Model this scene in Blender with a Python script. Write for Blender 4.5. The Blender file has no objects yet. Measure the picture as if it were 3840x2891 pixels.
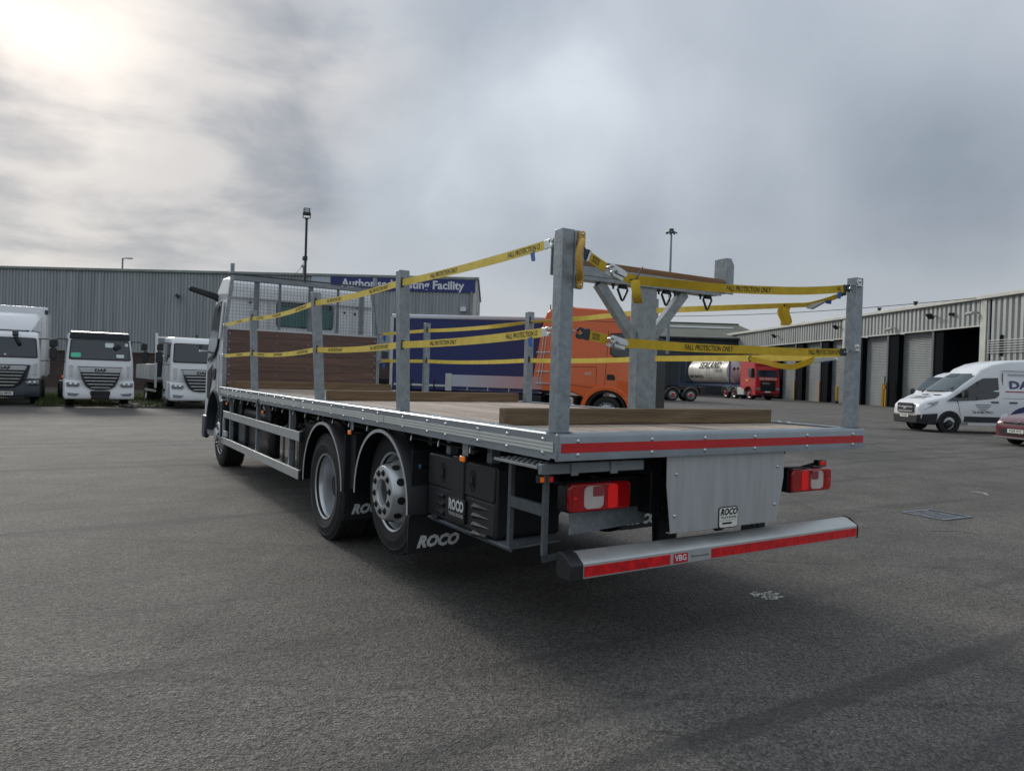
import bpy, math, random
from mathutils import Vector as V, Matrix
random.seed(7)
R = math.radians
S = bpy.context.scene
col = S.collection

# ---------------------------------------------------------------- camera, sky, sun, exposure
CAM = V((-2.071, -2.852, 1.5243))
YAW, PITCH, ROLL, FPX = -0.563, -0.011, 0.031, 2719.3
f = V((-math.sin(YAW) * math.cos(PITCH), math.cos(YAW) * math.cos(PITCH), math.sin(PITCH)))
r0 = V((math.cos(YAW), math.sin(YAW), 0))
u0 = r0.cross(f)
rr = r0 * math.cos(ROLL) + u0 * math.sin(ROLL)
uu = -r0 * math.sin(ROLL) + u0 * math.cos(ROLL)
cam_d = bpy.data.cameras.new('camera')
cam_d.sensor_fit = 'HORIZONTAL'
cam_d.sensor_width = 36
cam_d.lens = FPX / 3840 * 36
cam_d.clip_start = 0.05
cam_d.clip_end = 3000
cam = bpy.data.objects.new('camera', cam_d)
m = Matrix.Identity(4)
for i in range(3):
    m[i][0] = rr[i]; m[i][1] = uu[i]; m[i][2] = -f[i]; m[i][3] = CAM[i]
cam.matrix_world = m
col.objects.link(cam)
S.camera = cam

S.view_settings.view_transform = 'Standard'
S.view_settings.look = 'None'
S.view_settings.gamma = 1
S.view_settings.exposure = 0.62

SUN_EL, SUN_AZ = R(24.5), R(-2.5)          # azimuth from +Y, clockwise
sun_dir = V((math.sin(SUN_AZ) * math.cos(SUN_EL), math.cos(SUN_AZ) * math.cos(SUN_EL), math.sin(SUN_EL)))
sd = bpy.data.lights.new('sun', 'SUN')
sd.energy = 1.5
sd.angle = R(13)
sd.color = (1.0, 0.94, 0.86)
sun = bpy.data.objects.new('sun', sd)
sun.rotation_euler = sun_dir.to_track_quat('Z', 'Y').to_euler()
sun.location = (0, 60, 60)
col.objects.link(sun)

def build_world():
    w = bpy.data.worlds.new('World')
    S.world = w
    w.use_nodes = True
    nt = w.node_tree
    N, L = nt.nodes, nt.links
    N.clear()
    def node(t, **k):
        n = N.new(t)
        for a, b in k.items(): setattr(n, a, b)
        return n
    def setin(x, v):
        if hasattr(v, 'is_linked'): L.new(v, x)
        else: x.default_value = v
    def math_(op, a, b=None, c=None):
        n = node('ShaderNodeMath', operation=op)
        setin(n.inputs[0], a)
        if b is not None: setin(n.inputs[1], b)
        if c is not None: setin(n.inputs[2], c)
        return n.outputs[0]
    def vmath(op, a, b=None):
        n = node('ShaderNodeVectorMath', operation=op)
        setin(n.inputs[0], a)
        if b is not None: setin(n.inputs[1], b)
        return n.outputs['Value'] if op in ('DOT_PRODUCT', 'LENGTH') else n.outputs[0]
    def mix(fac, a, b, mode='MIX'):
        n = node('ShaderNodeMix', data_type='RGBA', blend_type=mode)
        setin(n.inputs[0], fac); setin(n.inputs[6], a); setin(n.inputs[7], b)
        return n.outputs[2]
    def ramp(fac, *stops):
        n = node('ShaderNodeValToRGB')
        n.color_ramp.interpolation = 'EASE'
        e = n.color_ramp.elements
        while len(e) > 1: e.remove(e[-1])
        e[0].position, e[0].color = stops[0][0], (*[stops[0][1]] * 3, 1)
        for p, c in stops[1:]:
            x = e.new(p); x.color = (c, c, c, 1)
        L.new(fac, n.inputs[0])
        return n.outputs[0]
    tc = node('ShaderNodeTexCoord')
    d = vmath('NORMALIZE', tc.outputs['Generated'])
    sep = node('ShaderNodeSeparateXYZ'); L.new(d, sep.inputs[0])
    # a flat cloud sheet: direction divided by its height
    h = math_('ADD', math_('MAXIMUM', sep.outputs[2], 0.0), 0.16)
    sheet = vmath('DIVIDE', d, None)
    cb = node('ShaderNodeCombineXYZ')
    for i in range(3): L.new(h, cb.inputs[i])
    L.new(cb.outputs[0], sheet.node.inputs[1])
    def noise(sc, det, rough, off=(0, 0, 0), dist=0.0):
        mp = node('ShaderNodeMapping')
        mp.inputs['Location'].default_value = off
        L.new(sheet, mp.inputs[0])
        n = node('ShaderNodeTexNoise')
        n.inputs['Scale'].default_value = sc; n.inputs['Detail'].default_value = det
        n.inputs['Roughness'].default_value = rough; n.inputs['Distortion'].default_value = dist
        L.new(mp.outputs[0], n.inputs['Vector'])
        return n.outputs['Fac']
    n1 = noise(0.8, 3, 0.45, (3.1, 0.7, 0), 0.3)
    n2 = noise(2.2, 4, 0.5, (1.7, 5.2, 0), 0.3)
    # cloud banks: soft masses of darker and lighter cloud, edges broken up by noise
    wn = node('ShaderNodeTexNoise'); wn.inputs['Scale'].default_value = 3.2; wn.inputs['Detail'].default_value = 6; wn.inputs['Roughness'].default_value = 0.55
    L.new(d, wn.inputs['Vector'])
    wv = vmath('SUBTRACT', wn.outputs['Color'], (0.5, 0.5, 0.5))
    sc = node('ShaderNodeVectorMath', operation='SCALE'); L.new(wv, sc.inputs[0]); sc.inputs['Scale'].default_value = 0.20
    dw = vmath('NORMALIZE', vmath('ADD', d, sc.outputs[0]))
    val = math_('ADD', math_('MULTIPLY', math_('SUBTRACT', n1, 0.5), 0.16), math_('MULTIPLY', math_('SUBTRACT', wn.outputs['Fac'], 0.5), 0.22))
    for az, el, rad, amp in ((6.5, 17, 11, -.27), (14, 20, 9, -.17), (0, 14.5, 8, -.18), (-9, 12, 8, -.05), (18.5, 21, 6, .13), (17, 15, 6, .08), (33, 18, 7, .15), (40, 18.5, 7, .09),
                             (27, 26, 9, -.06), (36, 13.5, 6, -.12), (45, 11, 7, -.07), (55, 22, 13, -.07), (49, 15, 7, .05), (64, 17, 7, -.05), (66, 28, 8, .06), (12, 28, 8, .07), (22, 9, 6, -.05), (-14, 32, 12, .05)):
        dv = (math.sin(R(az)) * math.cos(R(el)), math.cos(R(az)) * math.cos(R(el)), math.sin(R(el)))
        val = math_('ADD', val, math_('MULTIPLY', ramp(vmath('DOT_PRODUCT', dw, dv), (math.cos(R(rad * 1.5)), 0.0), (1.0, 1.0)), amp))
    cl = math_('ADD', math_('MULTIPLY', val, 2.1), 0.50)
    base = mix(cl, (0.145, 0.172, 0.212, 1), (0.475, 0.51, 0.55, 1))
    # overcast sky: brighter towards the zenith
    zen = math_('ADD', math_('MULTIPLY', math_('MAXIMUM', sep.outputs[2], 0.0), 0.75), 0.86)
    zc = node('ShaderNodeCombineXYZ')
    for i in range(3): L.new(zen, zc.inputs[i])
    base = mix(1.0, base, zc.outputs[0], 'MULTIPLY')
    # paler, warmer air low down
    low = ramp(sep.outputs[2], (0.0, 1.0), (0.26, 0.0))
    base = mix(math_('MULTIPLY', low, 0.4), base, (0.44, 0.445, 0.45, 1))
    # thin cloud lit from behind round the sun
    sv = vmath('DOT_PRODUCT', dw, tuple(sun_dir))
    g1 = ramp(sv, (0.88, 0.0), (0.97, 0.5), (1.0, 0.8))
    brk = ramp(math_('ADD', math_('MULTIPLY', n2, 0.6), math_('MULTIPLY', wn.outputs['Fac'], 0.4)), (0.36, 0.25), (0.58, 1.0))
    base = mix(math_('MULTIPLY', g1, brk), base, (0.73, 0.68, 0.63, 1))
    core = ramp(sv, (0.982, 0.0), (1.0, 1.0))
    base = mix(math_('MULTIPLY', math_('MULTIPLY', core, brk), 0.7), base, (0.86, 0.77, 0.69, 1))
    sky = node('ShaderNodeTexSky', sky_type='NISHITA')
    sky.sun_disc = False
    sky.sun_elevation = SUN_EL
    sky.sun_rotation = SUN_AZ
    b1 = node('ShaderNodeBackground'); L.new(sky.outputs[0], b1.inputs[0]); b1.inputs[1].default_value = 0.05
    b2 = node('ShaderNodeBackground'); L.new(base, b2.inputs[0]); b2.inputs[1].default_value = 1.0
    mx = node('ShaderNodeMixShader'); mx.inputs[0].default_value = 0.94
    L.new(b1.outputs[0], mx.inputs[1]); L.new(b2.outputs[0], mx.inputs[2])
    o = node('ShaderNodeOutputWorld'); L.new(mx.outputs[0], o.inputs[0])
build_world()

# ---------------------------------------------------------------- materials
def lin(hx):
    c = [int(hx[i:i + 2], 16) / 255 for i in (0, 2, 4)]
    return tuple(x / 12.92 if x < .04045 else ((x + .055) / 1.055) ** 2.4 for x in c) + (1,)
MATS = {}
def mat(name, hx, rough=0.5, metal=0.0, var=0.0, vscale=6.0, stretch=(1, 1, 1), bump=0.0, bscale=40.0, spec=0.5, dark=None,
        coat=0.0, alpha=None, emit=None, detail=5.0, rvar=0.0, trans=0.0, contrast=(0.3, 0.7), dist=0.0):
    """Principled material: base colour broken up by noise, optional fine bump and uneven roughness."""
    mt = bpy.data.materials.new(name); mt.use_nodes = True
    nt = mt.node_tree; N, L = nt.nodes, nt.links
    b = N['Principled BSDF']
    c = lin(hx) if isinstance(hx, str) else (*hx, 1)
    b.inputs['Base Color'].default_value = c
    b.inputs['Roughness'].default_value = rough
    b.inputs['Metallic'].default_value = metal
    b.inputs['Specular IOR Level'].default_value = spec
    b.inputs['Coat Weight'].default_value = coat
    if trans: b.inputs['Transmission Weight'].default_value = trans
    if alpha is not None: b.inputs['Alpha'].default_value = alpha
    if emit:
        b.inputs['Emission Color'].default_value = lin(emit[0]); b.inputs['Emission Strength'].default_value = emit[1]
    if var or bump or rvar:
        tc = N.new('ShaderNodeTexCoord'); mp = N.new('ShaderNodeMapping')
        mp.inputs['Scale'].default_value = stretch
        L.new(tc.outputs['Object'], mp.inputs[0])
    if var or rvar:
        n = N.new('ShaderNodeTexNoise'); n.inputs['Scale'].default_value = vscale; n.inputs['Detail'].default_value = detail
        n.inputs['Roughness'].default_value = 0.62; n.inputs['Distortion'].default_value = dist
        L.new(mp.outputs[0], n.inputs['Vector'])
        rp = N.new('ShaderNodeValToRGB')
        rp.color_ramp.elements[0].position, rp.color_ramp.elements[1].position = contrast
        L.new(n.outputs['Fac'], rp.inputs[0])
    if var:
        d = lin(dark) if dark else tuple(x * (1 - var) for x in c[:3]) + (1,)
        rp.color_ramp.elements[0].color = d
        rp.color_ramp.elements[1].color = c if dark else tuple(min(1, x * (1 + var * .6)) for x in c[:3]) + (1,)
        L.new(rp.outputs[0], b.inputs['Base Color'])
    if rvar:
        mr = N.new('ShaderNodeMapRange'); L.new(n.outputs['Fac'], mr.inputs[0])
        mr.inputs['To Min'].default_value = max(.02, rough - rvar); mr.inputs['To Max'].default_value = min(1, rough + rvar)
        L.new(mr.outputs[0], b.inputs['Roughness'])
    if bump:
        n2 = N.new('ShaderNodeTexNoise'); n2.inputs['Scale'].default_value = bscale; n2.inputs['Detail'].default_value = 4
        L.new(mp.outputs[0], n2.inputs['Vector'])
        bp = N.new('ShaderNodeBump'); bp.inputs['Strength'].default_value = bump; bp.inputs['Distance'].default_value = 0.02
        L.new(n2.outputs['Fac'], bp.inputs['Height']); L.new(bp.outputs[0], b.inputs['Normal'])
    MATS[name] = mt
    return mt
mat('galv', '8b9499', .46, .35, .30, 18, bump=.1, bscale=60, rvar=.15, dist=.6, contrast=(.3, .7), detail=8)
mat('galv_dull', '82898d', .6, .25, .3, 5, bump=.1, rvar=.12)
mat('galv_rail', '8a9298', .42, .45, .2, 3, rvar=.15, stretch=(1, .4, 1))
mat('alu', 'b9bdbe', .38, .7, .1, 4, rvar=.1)
mat('alu_matt', 'adb1b2', .5, .4, .12, 4, stretch=(5, 1, .5), rvar=.1)
mat('worn_line', 'a8a69f', .85, 0, .35, 18)
mat('tyre_print', '2c2d2e', .7)
mat('zinc', 'c3c9c9', .3, .8, .1, 30)
mat('galv_shaded', '545b60', .55, .3, .25, 12)  # galvanised steel with the ladder's shade put into a darker base colour
mat('steel_dark', '3c4246', .45, .6, .2, 30)
mat('deck', 'c6b8aa', .75, 0, .4, 3.5, stretch=(9, .7, 2), bump=.25, bscale=26, dark='85786d', contrast=(.3, .72))
mat('deck_c', 'd2c6b9', .75, 0, .4, 3.0, stretch=(9, .5, 2), bump=.25, bscale=26, dark='9a8c80', contrast=(.3, .72))
mat('deck_b', 'b5a698', .78, 0, .4, 3.5, stretch=(9, .6, 2), bump=.25, bscale=26, dark='776a60', contrast=(.28, .7))
mat('timber', '7d6a52', .8, 0, .3, 2.2, stretch=(.6, 10, 10), bump=.35, bscale=18, dark='54442f', dist=1.0)
mat('timber_y', '856c52', .8, 0, .3, 2.2, stretch=(.6, 10, 10), bump=.3, bscale=18, dark='5b4931', dist=1.0)
mat('timber_bar', '92704f', .8, 0, .3, 2.6, stretch=(.6, 9, 9), bump=.3, bscale=18, dark='6b4d35')
mat('keruing', '77594b', .62, 0, .3, 2.4, stretch=(.5, 6, 7), bump=.18, bscale=14, dark='54433a')
mat('keruing_b', '6c5046', .62, 0, .3, 2.4, stretch=(.5, 6, 7), bump=.18, bscale=14, dark='4b3b35')
mat('black_plastic', '1f2225', .48, 0, .25, 20, bump=.08, bscale=160)
mat('black_satin', '0e0f11', .42, 0, .3, 8)
mat('black_matt', '0c0d0f', .75, 0, .3, 12)
mat('chassis_black', '15171a', .5, .1, .35, 10)
mat('rubber', '202122', .78, 0, .3, 14, bump=.15, bscale=60)
mat('rubber_flap', '121417', .6, 0, .25, 18)
mat('rim_silver', 'c0c4c6', .3, .6, .05, 10, rvar=.05)
mat('guard_black', '14161a', .5, 0, .2, 20)
mat('red_tape', 'bd101a', .35, 0, .18, 3, stretch=(1, 1, 6), coat=.5)
mat('red_chev', 'cf121c', .3, 0, .35, 26, stretch=(1.2, 1, 1), coat=.4, detail=1)
mat('white_tape', 'c8ccc4', .4, 0, .1, 8)
mat('strap', 'ecd25a', .7, 0, .14, 14, bump=.2, bscale=220, dark='d8bc46')  # webbing yellow with backlight put into the colour, so it is paler
mat('strap_shaded', 'd0ae1e', .7, 0, .14, 14, bump=.2, bscale=220, dark='b79714')  # the same webbing yellow, darkened in the colour for its shaded face
mat('print_black', '14140f', .7)
mat('print_grey', 'c6c9c8', .55, 0, .15, 20)
mat('blue_tag', '1556a0', .6, 0, .15, 20)
mat('handle_yellow', 'c79a3e', .55, 0, .12, 30, bump=.25, bscale=120)
mat('lens_red', 'b00d14', .12, 0, .15, 12, coat=.8)
mat('lens_red_lit', 'c41418', .15, emit=('ff0a10', .12), coat=.6)
mat('lens_clear', 'd5c9c2', .15, 0, .12, 40, coat=.6)
mat('lens_pink', 'a24650', .15, 0, .1, 40, coat=.6)
mat('lens_amber', 'd8751a', .2, 0, .15, 30, emit=('ff7a10', .12))
mat('white_paint', 'd9dcde', .28, 0, .04, 2, coat=.4)
mat('white_paint_dull', 'c6c9c9', .4, 0, .08, 2)
mat('glass_dark', '222c35', .08, 0, .2, 2, spec=.8)
mat('glass_teal', '23383b', .1, 0, .2, 3, spec=.7)
mat('curtain_teal', '4c7674', .8, 0, .35, 40, stretch=(1, .1, .05))
mat('mesh_wire', '747c80', .5, .5)
mat('dark_grey_paint', '2c343c', .4, 0, .1, 4)
mat('grille_dark', '12161a', .5, 0, .2, 20)
mat('chrome', 'cfd3d6', .18, .9)
mat('plate_white', 'd9dad2', .4)
mat('plate_yellow', 'd6b228', .4)
mat('headlamp', 'a9b0b3', .1, .3, .5, 26, coat=1, dark='5b6367')
mat('clad_left', 'a0a7a8', .5, .15, .35, .8, stretch=(3, 3, .15), dark='838b8d')
mat('clad_right', 'abaeac', .5, .1, .35, .7, stretch=(3, 3, .15), dark='878a87')
mat('clad_gutter', '848b86', .55, .05, .3, 1.2)
mat('trim_light', 'b9bab3', .5, 0, .18, 1.2)
mat('brick_dull', '4f403b', .85, 0, .3, 1.6, dark='3d312d')
mat('sign_blue', '1c2d6c', .4, 0, .06, 1)
mat('sign_white', 'd2d5da', .5, 0, .05, 2)
mat('sign_pale', 'a9b4bd', .5, 0, .08, 2)
mat('shutter', '878d8d', .5, .2, .22, .8, stretch=(1, 1, .3))
mat('shutter_dark', '4c5257', .55, .15, .25, .8)
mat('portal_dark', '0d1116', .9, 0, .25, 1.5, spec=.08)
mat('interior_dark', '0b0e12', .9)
mat('yellow_paint', 'c2912b', .5, 0, .25, 3)
mat('slab_grey', '5e6366', .8, 0, .2, 2)
mat('dark_wall', '33393f', .75, 0, .25, .5)
mat('old_roof', '4f5750', .8, 0, .45, .5, dark='343b36')
mat('roof_light', '9aa3a4', .6, 0, .2, 1)
mat('orange_paint', 'd75c12', .24, 0, .06, 1, coat=.7)
mat('curtain_blue', '232f72', .42, 0, .16, .7, dark='1c2560')
mat('skirt_grad', 'a4a8b4', .35)
mat('roof_grad', 'b9bcc4', .35)
mat('red_paint', 'b5151f', .26, 0, .05, 1, coat=.6)
mat('maroon_paint', '5e1f2a', .24, 0, .08, 2, coat=.8)
mat('maroon_chassis', '2c1418', .5)
mat('container_black', '1c2328', .5, 0, .2, .6)
mat('tank_white', 'ddd8ca', .4, 0, .12, 1, stretch=(1, 1, .4), dark='c2bcae')
mat('tank_end', 'b9b2b4', .45, 0, .1, 1)
mat('frame_blue', '1f3558', .5)
mat('stone_grey', '85827b', .9, 0, .5, 5, bump=.5)
mat('soil', '4b453c', .95, 0, .5, 3, bump=.6, bscale=12, dark='312d27')
mat('pole_dark', '2c3338', .5, .2, .2, 2)
mat('pole_galv', '7d878b', .5, .3, .15, 2)
mat('van_navy', '1b2a5c', .35, coat=.4)
mat('van_redline', '8e1c2a', .35, coat=.4)
mat('logo_navy', '232c55', .4)
mat('paper_green', '57c7a0', .7)
mat('paper_white', 'cfd6d8', .7)
mat('wire_black', '15171a', .6)
mat('blue_pipe', '4d86b5', .5)
mat('concrete_spill', 'c9c8c0', .9, 0, .25, 30)
mat('iron_grate', '777b80', .55, .3, .3, 12)
mat('lamp_on', 'f4f8ff', .5, emit=('f0f6ff', 6))
mat('tube_silver', 'b6bab9', .42, .5, .1, 6, rvar=.08)
mat('tank_alu', 'a3a19c', .3, .8, .15, 5, rvar=.12)

def grad_mat(name, axis, a, b, ca, cb, rough=.35):
    """a livery printed from one colour into another along an object axis"""
    mt = MATS[name]; nt = mt.node_tree; N, L = nt.nodes, nt.links
    bs = N['Principled BSDF']; bs.inputs['Roughness'].default_value = rough
    tc = N.new('ShaderNodeTexCoord'); sp = N.new('ShaderNodeSeparateXYZ'); L.new(tc.outputs['Object'], sp.inputs[0])
    mr = N.new('ShaderNodeMapRange'); L.new(sp.outputs[axis], mr.inputs[0])
    mr.inputs['From Min'].default_value = a; mr.inputs['From Max'].default_value = b
    rp = N.new('ShaderNodeValToRGB'); L.new(mr.outputs[0], rp.inputs[0])
    rp.color_ramp.elements[0].color = lin(ca); rp.color_ramp.elements[1].color = lin(cb)
    L.new(rp.outputs[0], bs.inputs['Base Color'])
grad_mat('skirt_grad', 0, -3.2, 0.2, 'a9adb6', 'c07a70')
grad_mat('roof_grad', 0, -4.5, 0.2, 'c9ced4', 'b79a9e')
grad_mat('curtain_blue', 0, -3.0, 0.0, '18245c', '2a1d4c', .45)

# ---------------------------------------------------------------- mesh helpers
class MB:
    def __init__(s): s.v = []; s.f = []
    def _add(s, vs, fs):
        o = len(s.v); s.v += [tuple(x) for x in vs]; s.f += [tuple(i + o for i in q) for q in fs]
        return s
    def box(s, x0, x1, y0, y1, z0, z1):
        return s._add([(x0, y0, z0), (x1, y0, z0), (x1, y1, z0), (x0, y1, z0), (x0, y0, z1), (x1, y0, z1), (x1, y1, z1), (x0, y1, z1)],
                      [(0, 3, 2, 1), (4, 5, 6, 7), (0, 1, 5, 4), (1, 2, 6, 5), (2, 3, 7, 6), (3, 0, 4, 7)])
    def beam(s, p, q, w, h, up=(0, 0, 1)):
        p, q = V(p), V(q); d = (q - p).normalized(); a = d.cross(V(up))
        if a.length < 1e-4: a = d.cross(V((0, 1, 0)))
        a.normalize(); b = a.cross(d)
        a *= w / 2; b *= h / 2
        return s._add([p - a - b, p + a - b, p + a + b, p - a + b, q - a - b, q + a - b, q + a + b, q - a + b],
                      [(0, 1, 2, 3), (7, 6, 5, 4), (0, 4, 5, 1), (1, 5, 6, 2), (2, 6, 7, 3), (3, 7, 4, 0)])
    def cyl(s, p, q, r, n=12, r2=None, caps=True):
        p, q = V(p), V(q); d = (q - p).normalized()
        a = d.orthogonal().normalized(); b = d.cross(a)
        r2 = r if r2 is None else r2
        vs = [p + (a * math.cos(t) + b * math.sin(t)) * r for t in [2 * math.pi * i / n for i in range(n)]]
        vs += [q + (a * math.cos(t) + b * math.sin(t)) * r2 for t in [2 * math.pi * i / n for i in range(n)]]
        fs = [(i, (i + 1) % n, n + (i + 1) % n, n + i) for i in range(n)]
        if caps: fs += [tuple(range(n - 1, -1, -1)), tuple(range(n, 2 * n))]
        return s._add(vs, fs)
    def lathe(s, prof, c, ax, n=32, a0=0.0, a1=None, ref=None):
        """prof: (radius, offset along axis) list, turned about axis ax through c"""
        c, ax = V(c), V(ax).normalized()
        a = V(ref).normalized() if ref else ax.orthogonal().normalized()
        b = ax.cross(a)
        full = a1 is None
        k = n if full else n + 1
        ang = [a0 + ((2 * math.pi if full else a1 - a0) * i / n) for i in range(k)]
        vs = [c + ax * o + (a * math.cos(t) + b * math.sin(t)) * r for t in ang for r, o in prof]
        m_ = len(prof)
        fs = []
        for i in range(n):
            j = (i + 1) % k
            for q in range(m_ - 1):
                fs.append((i * m_ + q, j * m_ + q, j * m_ + q + 1, i * m_ + q + 1))
        return s._add(vs, fs)
    def prism(s, pts, o, u, v, d):
        """polygon pts (a,b) in frame o,u,v, pushed by vector d"""
        o, u, v, d = V(o), V(u), V(v), V(d)
        n = len(pts)
        vs = [o + u * a + v * b for a, b in pts]; vs += [x + d for x in vs]
        fs = [tuple(range(n)), tuple(range(2 * n - 1, n - 1, -1))] + [(i, n + i, n + (i + 1) % n, (i + 1) % n) for i in range(n)]
        return s._add(vs, fs)
    def tube(s, pts, r, n=8, closed=False):
        pts = [V(p) for p in pts]; k = len(pts); vs = []; fs = []
        prev = None
        for i, p in enumerate(pts):
            t = (pts[(i + 1) % k] - pts[i - 1]) if closed else (pts[min(i + 1, k - 1)] - pts[max(i - 1, 0)])
            t.normalize()
            a = (prev - t * prev.dot(t)) if prev else t.orthogonal()
            a.normalize(); prev = a; b = t.cross(a)
            rad = r[i] if isinstance(r, (list, tuple)) else r
            vs += [p + (a * math.cos(x) + b * math.sin(x)) * rad for x in [2 * math.pi * j / n for j in range(n)]]
        for i in range(k if closed else k - 1):
            for j in range(n):
                fs.append((i * n + j, i * n + (j + 1) % n, ((i + 1) % k) * n + (j + 1) % n, ((i + 1) % k) * n + j))
        if not closed: fs += [tuple(range(n - 1, -1, -1)), tuple(range((k - 1) * n, k * n))]
        return s._add(vs, fs)
    def loft(s, rings, caps=True):
        n = len(rings[0]); vs = [p for rg in rings for p in rg]; fs = []
        for i in range(len(rings) - 1):
            for j in range(n): fs.append((i * n + j, i * n + (j + 1) % n, (i + 1) * n + (j + 1) % n, (i + 1) * n + j))
        if caps: fs += [tuple(range(n - 1, -1, -1)), tuple(range((len(rings) - 1) * n, len(rings) * n))]
        return s._add(vs, fs)
    def grid(s, rows):
        n = len(rows[0]); vs = [p for r_ in rows for p in r_]
        return s._add(vs, [(i * n + j, i * n + j + 1, (i + 1) * n + j + 1, (i + 1) * n + j) for i in range(len(rows) - 1) for j in range(n - 1)])
    def quad(s, *p): return s._add(p, [tuple(range(len(p)))])
    def dome(s, c, nrm, r, h=.5, n=8):
        return s.lathe([(r, 0), (r * .8, r * h * .6), (r * .35, r * h), (0.0005, r * h * 1.02)], c, nrm, n)
    def build(s, name, mt, parent=None, bevel=0.0, smooth=35, seg=2, kind=None):
        me = bpy.data.meshes.new(name)
        me.from_pydata(s.v, [], s.f); me.validate(); me.update()
        return finish(me, name, mt, parent, bevel, smooth, seg, kind)
def finish(me, name, mt, parent=None, bevel=0.0, smooth=35, seg=2, kind=None):
    import bmesh
    bm = bmesh.new(); bm.from_mesh(me); bmesh.ops.recalc_face_normals(bm, faces=bm.faces); bm.to_mesh(me); bm.free()
    if smooth:
        me.polygons.foreach_set('use_smooth', [True] * len(me.polygons))
        me.set_sharp_from_angle(angle=R(smooth))
    me.materials.append(MATS[mt])
    o = bpy.data.objects.new(name, me); col.objects.link(o)
    if parent: o.parent = parent
    if bevel:
        b = o.modifiers.new('bevel', 'BEVEL'); b.width = bevel; b.segments = seg; b.limit_method = 'ANGLE'; b.angle_limit = R(40)
        b.harden_normals = False
    if kind: o['kind'] = kind
    return o
def rrect(w, h, r, n=4, cx=0, cy=0):
    out = []
    for sx, sy, a in ((1, 1, 0), (-1, 1, 90), (-1, -1, 180), (1, -1, 270)):
        for i in range(n + 1):
            t = R(a + 90 * i / n)
            out.append((cx + sx * (w / 2 - r) + r * math.cos(t), cy + sy * (h / 2 - r) + r * math.sin(t)))
    return out
def thing(name, label, cat, loc=(0, 0, 0), rz=0.0, group=None, scale=1.0):
    o = bpy.data.objects.new(name, None); col.objects.link(o)
    o.empty_display_size = .2
    o.location = loc; o.rotation_euler = (0, 0, rz); o.scale = (scale,) * 3
    o['label'] = label; o['category'] = cat
    if group: o['group'] = group
    return o
def tag(o, label, cat, group=None):
    o['label'] = label; o['category'] = cat
    if group: o['group'] = group
    return o
def dup(o, parent=None, off=None):
    c = o.copy(); col.objects.link(c)
    if parent is not None: c.parent = parent
    if off is not None: c.location = V(o.location) + V(off)
    for ch in list(o.children): dup(ch, c)
    return c
def text_mesh(txt, size=1.0, bold=0.0, shear=0.0, align='CENTER', space=1.0, xs=1.0):
    cu = bpy.data.curves.new('t', 'FONT'); cu.body = txt; cu.size = size; cu.offset = bold * size; cu.shear = shear
    cu.align_x = align; cu.align_y = 'CENTER'; cu.resolution_u = 2; cu.space_character = space; cu.fill_mode = 'FRONT'
    o = bpy.data.objects.new('t', cu); col.objects.link(o)
    dg = bpy.context.evaluated_depsgraph_get()
    me = bpy.data.meshes.new_from_object(o.evaluated_get(dg))
    bpy.data.objects.remove(o); bpy.data.curves.remove(cu)
    for v in me.vertices: v.co.x *= xs
    return me
def text(txt, o, u, v, size, mt, parent, name='lettering', **k):
    """flat lettering: baseline along u, up along v, centred on o"""
    me = text_mesh(txt, size, **k)
    o, u, v = V(o), V(u).normalized(), V(v).normalized(); 
    for x in me.vertices: x.co = o + u * x.co.x + v * x.co.y
    me.name = name
    me.materials.clear(); me.materials.append(MATS[mt])
    ob = bpy.data.objects.new(name, me); col.objects.link(ob)
    if parent: ob.parent = parent
    return ob
X, Y, Z = V((1, 0, 0)), V((0, 1, 0)), V((0, 0, 1))
def pix(px, py, depth):
    """photo pixel -> direction, taken out to a depth known from what the thing touches or from its size"""
    return CAM + (f + rr * ((px - 1920) / FPX) - uu * ((py - 1445.5) / FPX)) * depth
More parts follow.
